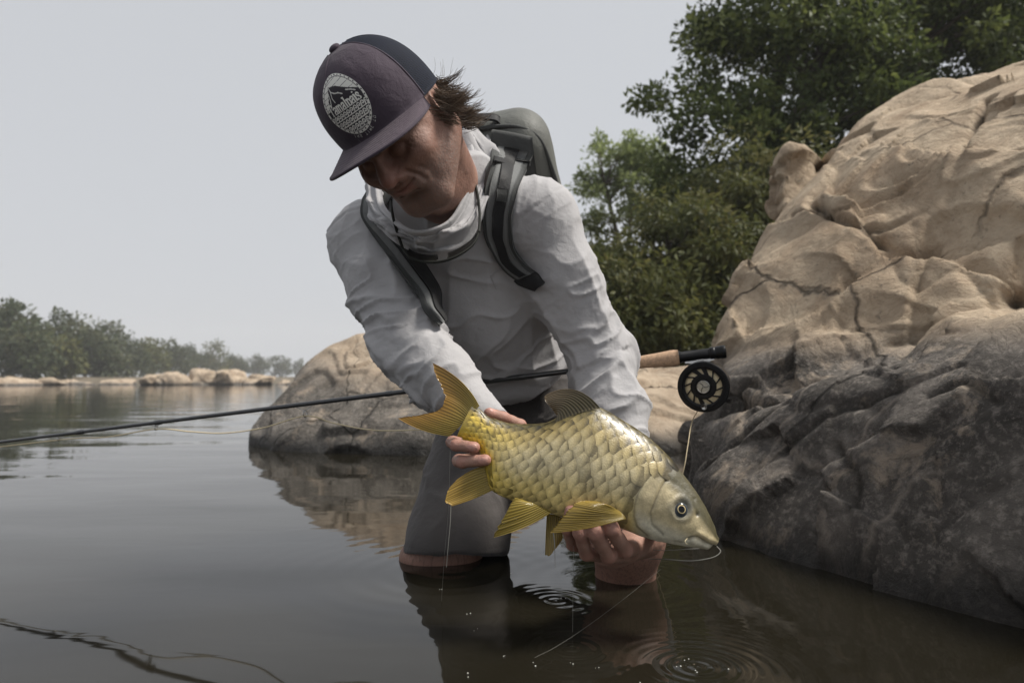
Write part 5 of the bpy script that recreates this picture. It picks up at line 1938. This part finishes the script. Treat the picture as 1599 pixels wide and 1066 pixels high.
def build_rod():
    root = thing('fly_rod', 'black fly rod with cork grip and black reel held across the angler\'s lap', 'fishing rod', rod(rod_px(1000)))
    t1 = rod_px(905)
    P = np.linspace(-1.05, t1, 60)
    add('blank', MB().tube(np.array([rod(t) for t in P]), np.interp(P, [-1.05, t1], [.0028, .0064]), 14).mesh('blank'), CARBON, root)
    for px in (805, 600, 240, 118):
        t = rod_px(px)
        add('ferrule_wrap', MB().tube(np.array([rod(t), rod(t + .004), rod(t + .02), rod(t + .024)]), [.005, .0066, .0066, .0056], 14).mesh('ferrule_wrap'), CARBON, root)
    t2 = rod_px(1060)
    ts = np.linspace(t1, t2, 24)
    u = np.linspace(0, 1, 24)
    rr = np.interp(u, [0, .08, .3, .55, .8, .95, 1], [.0075, .0125, .0135, .0125, .0150, .0175, .0160])
    add('cork_grip', MB().tube(np.array([rod(t) for t in ts]), rr, 24).mesh('cork_grip'), CORK, root)
    t3, t4 = rod_px(1108), rod_px(1131)
    add('reel_seat', MB().tube(np.array([rod(t) for t in (t2, t2 + .002, t2 + .006, t3 - .004, t3)]), [.0125, .0135, .0112, .0112, .010], 24).mesh('reel_seat'), BLACK, root)
    seq = [(0, .0112), (.001, .0130), (.010, .0130), (.011, .0118), (.013, .0130), (.022, .0132), (.023, .0138), (.031, .0138), (.0325, .0126)]
    add('butt_cap', MB().tube(np.array([rod(t3 + a) for a, _ in seq]), [b for _, b in seq], 24).mesh('butt_cap'), BLACK, root)
    # guides
    for px, drop, R in ((475, .022, .0085), (243, .013, .0055), (92, .011, .0045), (-120, .01, .004)):
        t = rod_px(px)
        c = rod(t) + r_dn * drop
        a = np.linspace(0, 2 * np.pi, 25)[:-1]
        ring = MB()
        ax1, ax2 = r_dn, r_sd
        pts = np.array([c + R * (math.cos(x) * ax1 + math.sin(x) * ax2) for x in a])
        q = np.linspace(0, 2 * np.pi, 9)[:-1]
        G = np.array([[p + .0011 * (math.cos(y) * unit(p - c) + math.sin(y) * rdir) for y in q] for p in pts])
        ring.grid(G, True, True)
        for sgn in (-1, 1):
            top = rod(t + sgn * R * 2.4) + r_dn * .005
            ring.tube(cr([top - rdir * sgn * -.006, top, c + r_sd * R * .9 * sgn + r_dn * -.002], 8), .0009, 6)
        g = add('line_guide', ring.mesh('line_guide'), STEEL, root)
    # reel
    tc = rod_px(1091)
    c = rod(tc) + r_dn * .0655 + rdir * .002
    ax = unit(r_sd + rdir * -.16 + r_dn * .10)
    e1 = unit(rdir - ax * np.dot(rdir, ax)); e2 = np.cross(ax, e1)
    if e2[2] < 0: e2 = -e2
    def ringprof(prof, n=64):
        a = np.linspace(0, 2 * np.pi, n + 1)[:-1]
        return np.array([[c + ax * z + r * (math.cos(x) * e1 + math.sin(x) * e2) for x in a] for z, r in prof])
    def lathe(name, prof, mat, par, closed=True):
        o = add(name, MB().grid(ringprof(prof), closed_u=closed, closed_v=True).mesh(name, False), mat, par)
        return o
    reel = thing_part = bpy.data.objects.new('reel', MB().grid(ringprof([(-.016, .046), (-.016, .051), (-.0145, .0525), (.0145, .0525), (.016, .051), (.016, .0435), (.0148, .0428), (.012, .0428), (-.012, .046)]), closed_u=True, closed_v=True).mesh('reel', False))
    COL.objects.link(reel)
    reel.data.materials.append(BLACK)
    reel.parent = root
    reel.matrix_parent_inverse = Matrix.Translation(-Vector(root.location))
    def rsub(name, me, mat):
        o = bpy.data.objects.new(name, me); COL.objects.link(o); me.materials.append(mat); o.parent = reel
        return o
    rsub('back_plate', MB().grid(ringprof([(-.0155, .0001), (-.0155, .047), (-.0135, .047), (-.0135, .0001)]), closed_v=True).mesh('back_plate', False), BLACK)
    rsub('line_wrap', MB().grid(ringprof([(-.012, .020), (-.012, .0395), (.007, .0405), (.0096, .039), (.0096, .020)]), closed_v=True).mesh('line_wrap'), CREAM)
    rsub('spool_rim', MB().grid(ringprof([(.010, .0375), (.010, .0432), (.0142, .0432), (.0150, .0418), (.0142, .0375)]), closed_u=True, closed_v=True).mesh('spool_rim', False), BLACK)
    rsub('spool_hub', MB().grid(ringprof([(.008, .012), (.008, .0262), (.0125, .0262), (.0140, .0245), (.0140, .016), (.0115, .014)]), closed_u=True, closed_v=True).mesh('spool_hub', False), BLACK)
    for k in range(12):
        a0 = 2 * np.pi * k / 12 + .1
        a1 = a0 + .30
        wd = .060 if k not in (2, 3, 8) else .17
        pts = []
        for z in (.0100, .0138):
            for r, a in ((.025, a0 - wd * 1.1), (.025, a0 + wd * 1.1), (.039, a1 + wd * .8), (.039, a1 - wd * .8)):
                pts.append(c + ax * z + r * (math.cos(a) * e1 + math.sin(a) * e2))
        m = MB().put(pts, [(0, 3, 2, 1), (4, 5, 6, 7), (0, 1, 5, 4), (1, 2, 6, 5), (2, 3, 7, 6), (3, 0, 4, 7)])
        rsub('spoke', m.mesh('spoke', False), BLACK)
    rsub('hub_cap', MB().grid(ringprof([(.0125, .0135), (.0160, .0135), (.0168, .0128), (.0168, .0118), (.0162, .0112), (.0162, .0001)]), closed_v=True).mesh('hub_cap', False), STEEL)
    m = MB()
    for k in range(3):
        a0 = 2 * np.pi * k / 3 + 1.6
        rs = np.linspace(.0006, .0108, 7)
        pts = np.array([c + ax * .0164 + r * (math.cos(a0 + r * 55) * e1 + math.sin(a0 + r * 55) * e2) for r in rs])
        m.tube(pts, .0007, 5)
    rsub('hub_mark', m.mesh('hub_mark'), BLACK)
    kc = c + (-.002) * e1 - .0395 * e2
    P = [kc + ax * z for z in (.013, .014, .020, .030, .032, .033)]
    rsub('handle_knob', MB().tube(np.array(P), [.0055, .0048, .0046, .0062, .0062, .005], 18).mesh('handle_knob'), STEEL)
    m = MB()
    top = rod(tc) + r_dn * .0118
    m.box((top + c - r_dn * -.0 + 0) / 2 + r_dn * -.022, np.stack([rdir, r_sd, r_dn]), (.008, .005, .012))
    sec = []
    for u, hw, hh in ((-.030, .004, .0012), (-.012, .005, .0035), (.012, .005, .0035), (.030, .004, .0012)):
        p = top + rdir * u
        sec.append([p + r_sd * hw - r_dn * .001, p - r_sd * hw - r_dn * .001, p - r_sd * hw + r_dn * (hh * 1.6), p + r_sd * hw + r_dn * (hh * 1.6)])
    m.grid(np.array(sec), closed_v=True)
    rsub('reel_foot', m.mesh('reel_foot', False), STEEL)
    return c, ax
REEL_C, REEL_AX = build_rod()

def line_thing(name, label, cat, pts, r, mat, n=60):
    o = add(name, MB().tube(cr(pts, n), r, 6).mesh(name), mat, label=label, cat=cat)
    return o
g1 = rod(rod_px(475)) + r_dn * .028
g2 = rod(rod_px(243)) + r_dn * .016
g3 = rod(rod_px(92)) + r_dn * .013
g4 = rod(rod_px(-120)) + r_dn * .012
line_thing('fly_line', 'cream fly line sagging through the rod guides towards the fish tail', 'fishing line',
           [rod(rod_px(-300)) + r_dn * .012, g4, g3, lerp(g3, g2, .5) + r_dn * .006, g2, A(300, 674, 1.745), A(350, 676, 1.735), A(410, 668, 1.72), g1, A(520, 660, 1.66), A(580, 671, 1.62), A(650, 671, 1.56), A(720, 668, 1.5), A(790, 690, 1.45)], .0017, CREAM, 160)
line_thing('fly_line', 'cream fly line running down from the reel behind the fish', 'fishing line',
           [REEL_C + np.array((-.012, .0, -.048)), A(1080, 660, 1.52), A(1074, 695, 1.50), A(1067, 735, 1.48), A(1050, 790, 1.50), A(1030, 850, 1.55), A(1020, 890, 1.56) * np.array((1, 1, 0))], .0011, CREAM)
line_thing('leader_line', 'fine clear leader looping under the fish\'s mouth', 'fishing line',
           [A(1119, 852, 1.09), A(1125, 861, 1.085), A(1112, 870, 1.082), A(1080, 875, 1.085), A(1045, 873, 1.10), A(1015, 872, 1.16)], .0007, NYLON)
line_thing('leader_line', 'short fine leader strand running back below the fish\'s jaw', 'fishing line',
           [A(1092, 856, 1.075), A(1070, 857, 1.08), A(1040, 859, 1.12), A(1020, 858, 1.18)], .0005, NYLON)
line_thing('leader_line', 'fine wet leader slanting from the hand under the fish into the water', 'fishing line',
           [A(1032, 888, 1.20), A(980, 930, 1.17), A(920, 975, 1.10), A(870, 1008, 1.05), A(835, 1026, 1.008)], .00015, NYLON)
line_thing('leader_line', 'thin strand hanging from the fingers at the tail down to the water', 'fishing line',
           [A(703, 704, 1.12), A(702, 740, 1.12), A(700, 800, 1.13), A(694, 870, 1.16), A(689, 925, 1.30) * np.array((1, 1, 0)) + np.array((0, 0, -.01))], .0003, NYLON)
line_thing('water_drip', 'thin drip of water falling from the golden anal fin tip', 'water drip',
           [A(704, 788, 1.10), A(703, 815, 1.10), A(700, 850, 1.10), A(697, 885, 1.10)], np.linspace(.0009, .00035, 30), NYLON, 30)
line_thing('water_drip', 'thin drip of water falling from the pectoral fin tip', 'water drip',
           [A(864, 832, 1.045), A(866, 850, 1.045), A(867, 888, 1.045)], np.linspace(.0009, .0003, 30), NYLON, 30)
line_thing('water_drip', 'thin drip of water falling from the fingers under the belly', 'water drip',
           [A(896, 852, 1.10), A(895, 900, 1.10), A(894, 1000, 1.14)], .0003, NYLON, 30)
print('rod', round(time.time() - T0, 1))

# ------------------------------------------------------------------ backpack, sunglasses, pocket
PACKC = cloth('pack_fabric', (.125, .128, .117), .08, 500, .0003, .55, .05)
STRAPD = cloth('strap_dark', (.055, .057, .056), .1, 600, .0004, .7, .05)
STRAPG = cloth('strap_grey', (.14, .144, .143), .06, 600, .0003, .65, .05)
WEB = cloth('strap_webbing', (.016, .016, .017), .1, 300, .0006, .6, .05)

def build_pack():
    pc = HIP + sp_a * .462 - sp_n * .215 + sp_l * .052
    root = thing('backpack', 'grey fishing backpack with dark straps worn by the angler', 'backpack', pc)
    F = Field(.03)
    F.rbox(pc, (.150, .085, .215), .075, BR)
    F.rbox(pc - sp_n * .05 - sp_a * .04, (.12, .075, .15), .05, BR)
    me = F.mesh('pack_body', .005)
    V, N = verts_of(me), normals_of(me)
    set_verts(me, V + N * (.004 * fbm(V, 9, 3, 3))[:, None])
    set_attr(me, 'damp', np.zeros(len(V)))
    add('pack_body', me, PACKC, root)
    # piping round the front edge
    q = lambda x, z, y: pc + sp_l * x + sp_a * z + sp_n * y
    loop = cr_closed([q(-.140, -.15, .045), q(-.143, .10, .045), q(-.11, .19, .045), q(0, .213, .045), q(.11, .19, .045), q(.143, .10, .045), q(.140, -.15, .045), q(0, -.2, .045)], 90)
    add('piping', MB().tube(np.vstack([loop, loop[:1]]), .005, 8).mesh('piping'), STRAPD, root)
    # carrying handle
    hp = cr([q(-.05, .205, .02), q(-.045, .225, .03), q(.0, .236, .035), q(.045, .225, .03), q(.055, .207, .02)], 26)
    G = np.array([[p + sp_n * w for w in np.linspace(-.013, .013, 5)] for p in hp])
    add('carry_handle', grid_mesh('carry_handle', G, .005), WEB, root)
    for x in (-.058, .062):
        add('handle_patch', MB().box(q(x, .197, .028), np.stack([sp_l, sp_n, sp_a]), (.018, .02, .012)).mesh('handle_patch', False), STRAPD, root)
    # shoulder straps laid on the shirt
    def ribbon(left, right, off, n=50, m=13, thick=.010, u0=0., u1=1., name='shoulder_strap', mat=STRAPD, par=root, crown=.004, extra=None, bvh=None):
        Lp, Rp = cr([np.array((*p, 0.)) for p in left], n)[:, :2], cr([np.array((*p, 0.)) for p in right], n)[:, :2]
        P = np.zeros((n, 5, 3)); Nn = np.zeros((n, 5, 3))
        for i in range(n):
            for j, u in enumerate(np.linspace(0, 1, 5)):
                px, py = lerp(Lp[i], Rp[i], u)
                h, nn = on_shirt(px, py, bvh=bvh)
                P[i, j], Nn[i, j] = h, nn
        # smooth the contact surface so that the strap bridges small folds
        k = np.exp(-np.linspace(-2, 2, 11) ** 2); k /= k.sum()
        for j in range(5):
            for a in range(3):
                P[:, j, a] = np.convolve(np.pad(P[:, j, a], 5, 'reflect', reflect_type='odd'), k, 'valid')
                Nn[:, j, a] = np.convolve(np.pad(Nn[:, j, a], 5, 'edge'), k, 'valid')
        Nm = Nn.mean(1); Nm /= np.linalg.norm(Nm, axis=1)[:, None]
        uu = np.linspace(u0, u1, m)
        G = np.zeros((n, m, 3))
        for i in range(n):
            for a in range(3):
                cf = np.polyfit(np.linspace(0, 1, 5), P[i, :, a], 2)
                G[i, :, a] = np.polyval(cf, uu)
            G[i] += Nm[i] * (off + crown * (1 - (2 * uu - 1) ** 2)[:, None])
        if extra is not None:
            G = np.vstack([extra(G), G])
        o = add(name, grid_mesh(name, G, thick), mat, par)
        return o
    def over(G):
        # carry the strap over the shoulder to the pack
        p0 = G[0]
        tgt = q(.075 if p0[0][0] > 0 - .2 and p0.mean(0)[0] > -.15 else -.10, .10, .085)
        ext = []
        for t in np.linspace(1, .08, 12):
            c = p0.mean(0)
            path = lerp(c, tgt, t) + (sp_a * .035 + np.array((0, 0, .03))) * math.sin(math.pi * t)
            ext.append(path + (p0 - c) * (1 - .1 * t))
        return np.array(ext)
    lL = [(769, 231), (759, 272), (753, 323), (755, 361), (768, 392), (786, 416), (814, 436)]
    lR = [(833, 243), (810, 289), (799, 334), (801, 376), (808, 394), (822, 410), (842, 424)]
    ribbon(lL, lR, .009, extra=over)
    ribbon(lL, lR, .016, thick=.0022, u0=.14, u1=.86, name='strap_panel', mat=STRAPG, crown=.003)
    ribbon([lerp(np.array(a), np.array(b), .30) for a, b in zip(lL, lR)], [lerp(np.array(a), np.array(b), .66) for a, b in zip(lL, lR)], .0205, thick=.003, name='strap_webbing', mat=WEB, crown=.001)
    ribbon([(771, 247), (768, 259)], [(828, 258), (820, 272)], .0225, n=12, thick=.003, name='strap_webbing', mat=WEB, crown=.001)
    ribbon([(758, 300), (757, 312)], [(805, 305), (803, 318)], .0235, n=12, thick=.002, u0=.30, u1=.66, name='strap_stitch', mat=STRAPD, crown=.001)
    ribbon([(808, 436), (818, 446), (840, 452)], [(838, 420), (846, 428), (855, 440)], .010, n=20, name='strap_tail', thick=.006, mat=WEB)
    rL = [(572, 318), (570, 345), (586, 380), (612, 420), (640, 458), (658, 486), (678, 514)]
    rR = [(606, 330), (620, 358), (645, 392), (660, 425), (676, 455), (682, 480), (685, 508)]
    ribbon(rL, rR, .013, extra=over)
    ribbon(rL, rR, .020, thick=.0022, u0=.12, u1=.36, name='strap_panel', mat=STRAPG, crown=.003)
    ribbon(rL, rR, .0205, thick=.004, u0=.42, u1=.98, name='strap_webbing', mat=WEB, crown=.003)
    # side straps between arm and trunk
    ribbon([(690, 530), (696, 560)], [(700, 526), (706, 556)], .006, n=12, thick=.004, name='side_strap', mat=WEB, bvh=TRUNK_BVH)
build_pack()

def build_glasses():
    fr = simple('glasses_frame', (.02, .021, .018), .7, .2, 60, spec=.2)
    le = Mat('glasses_lens'); le.set(Base_Color=(.012, .011, .010), Roughness=.12); le.b.inputs['Specular IOR Level'].default_value = .3
    P = [A(629, 388, 1.285), A(640, 402, 1.272), A(662, 409, 1.262), A(690, 408, 1.258), A(715, 399, 1.26), A(738, 382, 1.272), A(748, 362, 1.285)]
    root = thing('sunglasses', 'dark sunglasses hanging on a neck cord over the angler\'s chest', 'sunglasses', P[3])
    path = cr(P, 50)
    add('frame', MB().tube(path, .0026, 8).mesh('frame'), fr, root)
    for i0, i1 in ((6, 23), (27, 45)):
        seg = path[i0:i1]
        G = np.array([[p + (np.array((0, .035, .008)) * t) + np.array((0, 0, .012)) * math.sin(math.pi * t) for t in np.linspace(.02, .9, 9)] for p in seg])
        add('lens', grid_mesh('lens', G, .0018), le.m, root)
    for pts, n in (([P[0], A(620, 362, 1.275), A(613, 335, 1.265), A(610, 312, 1.29)], 24), ([P[-1], A(749, 335, 1.315), A(745, 300, 1.335), A(735, 262, 1.375), A(724, 232, 1.43), A(712, 215, 1.5)], 30)):
        add('neck_cord', MB().tube(cr(pts, n), .0026, 8).mesh('neck_cord'), fr, root)
build_glasses()

# chest pocket edge, drawn with raised stitching
seam = MB()
for pts in ([(766, 430), (775, 424), (784, 419)], [(766, 430), (770, 440), (776, 452)]):
    seam.tube(np.array([on_shirt(*p, .0012)[0] for p in cr([np.array((*p, 0.)) for p in pts], 12)[:, :2]]), .0011, 6)
me = seam.mesh('pocket'); set_attr(me, 'damp', np.zeros(len(me.vertices)))
add('pocket', me, SHIRT, person)

# specks and bubbles drifting on the water
rng = np.random.default_rng(9)
m = MB()
spots = [(732, 952), (744, 974), (730, 1045), (835, 1027), (895, 1026), (932, 1030), (788, 1015), (1137, 1033), (996, 1054), (800, 890), (875, 928), (1060, 1030), (1075, 1020), (690, 915), (1090, 1040)]
for px, py in spots:
    p = A(px, py, 440 / (py - 590)) * np.array((1, 1, 0))
    for k in range(2):
        c = p + np.array((rng.normal() * .004, rng.normal() * .004, .0008))
        la, lo = np.meshgrid(np.linspace(0, np.pi / 2, 4), np.linspace(0, 2 * np.pi, 9)[:-1], indexing='ij')
        r = rng.uniform(.0005, .0012)
        m.grid(c + r * np.stack([np.sin(la) * np.cos(lo), np.sin(la) * np.sin(lo), np.cos(la)], -1), closed_v=True)
fo = simple('foam_speck', (.6, .6, .56), .3)
add('foam_specks', m.mesh('foam_specks'), fo, label='tiny pale specks and bubbles floating on the dark water', cat='bubbles', kind='stuff')
print('all', round(time.time() - T0, 1))
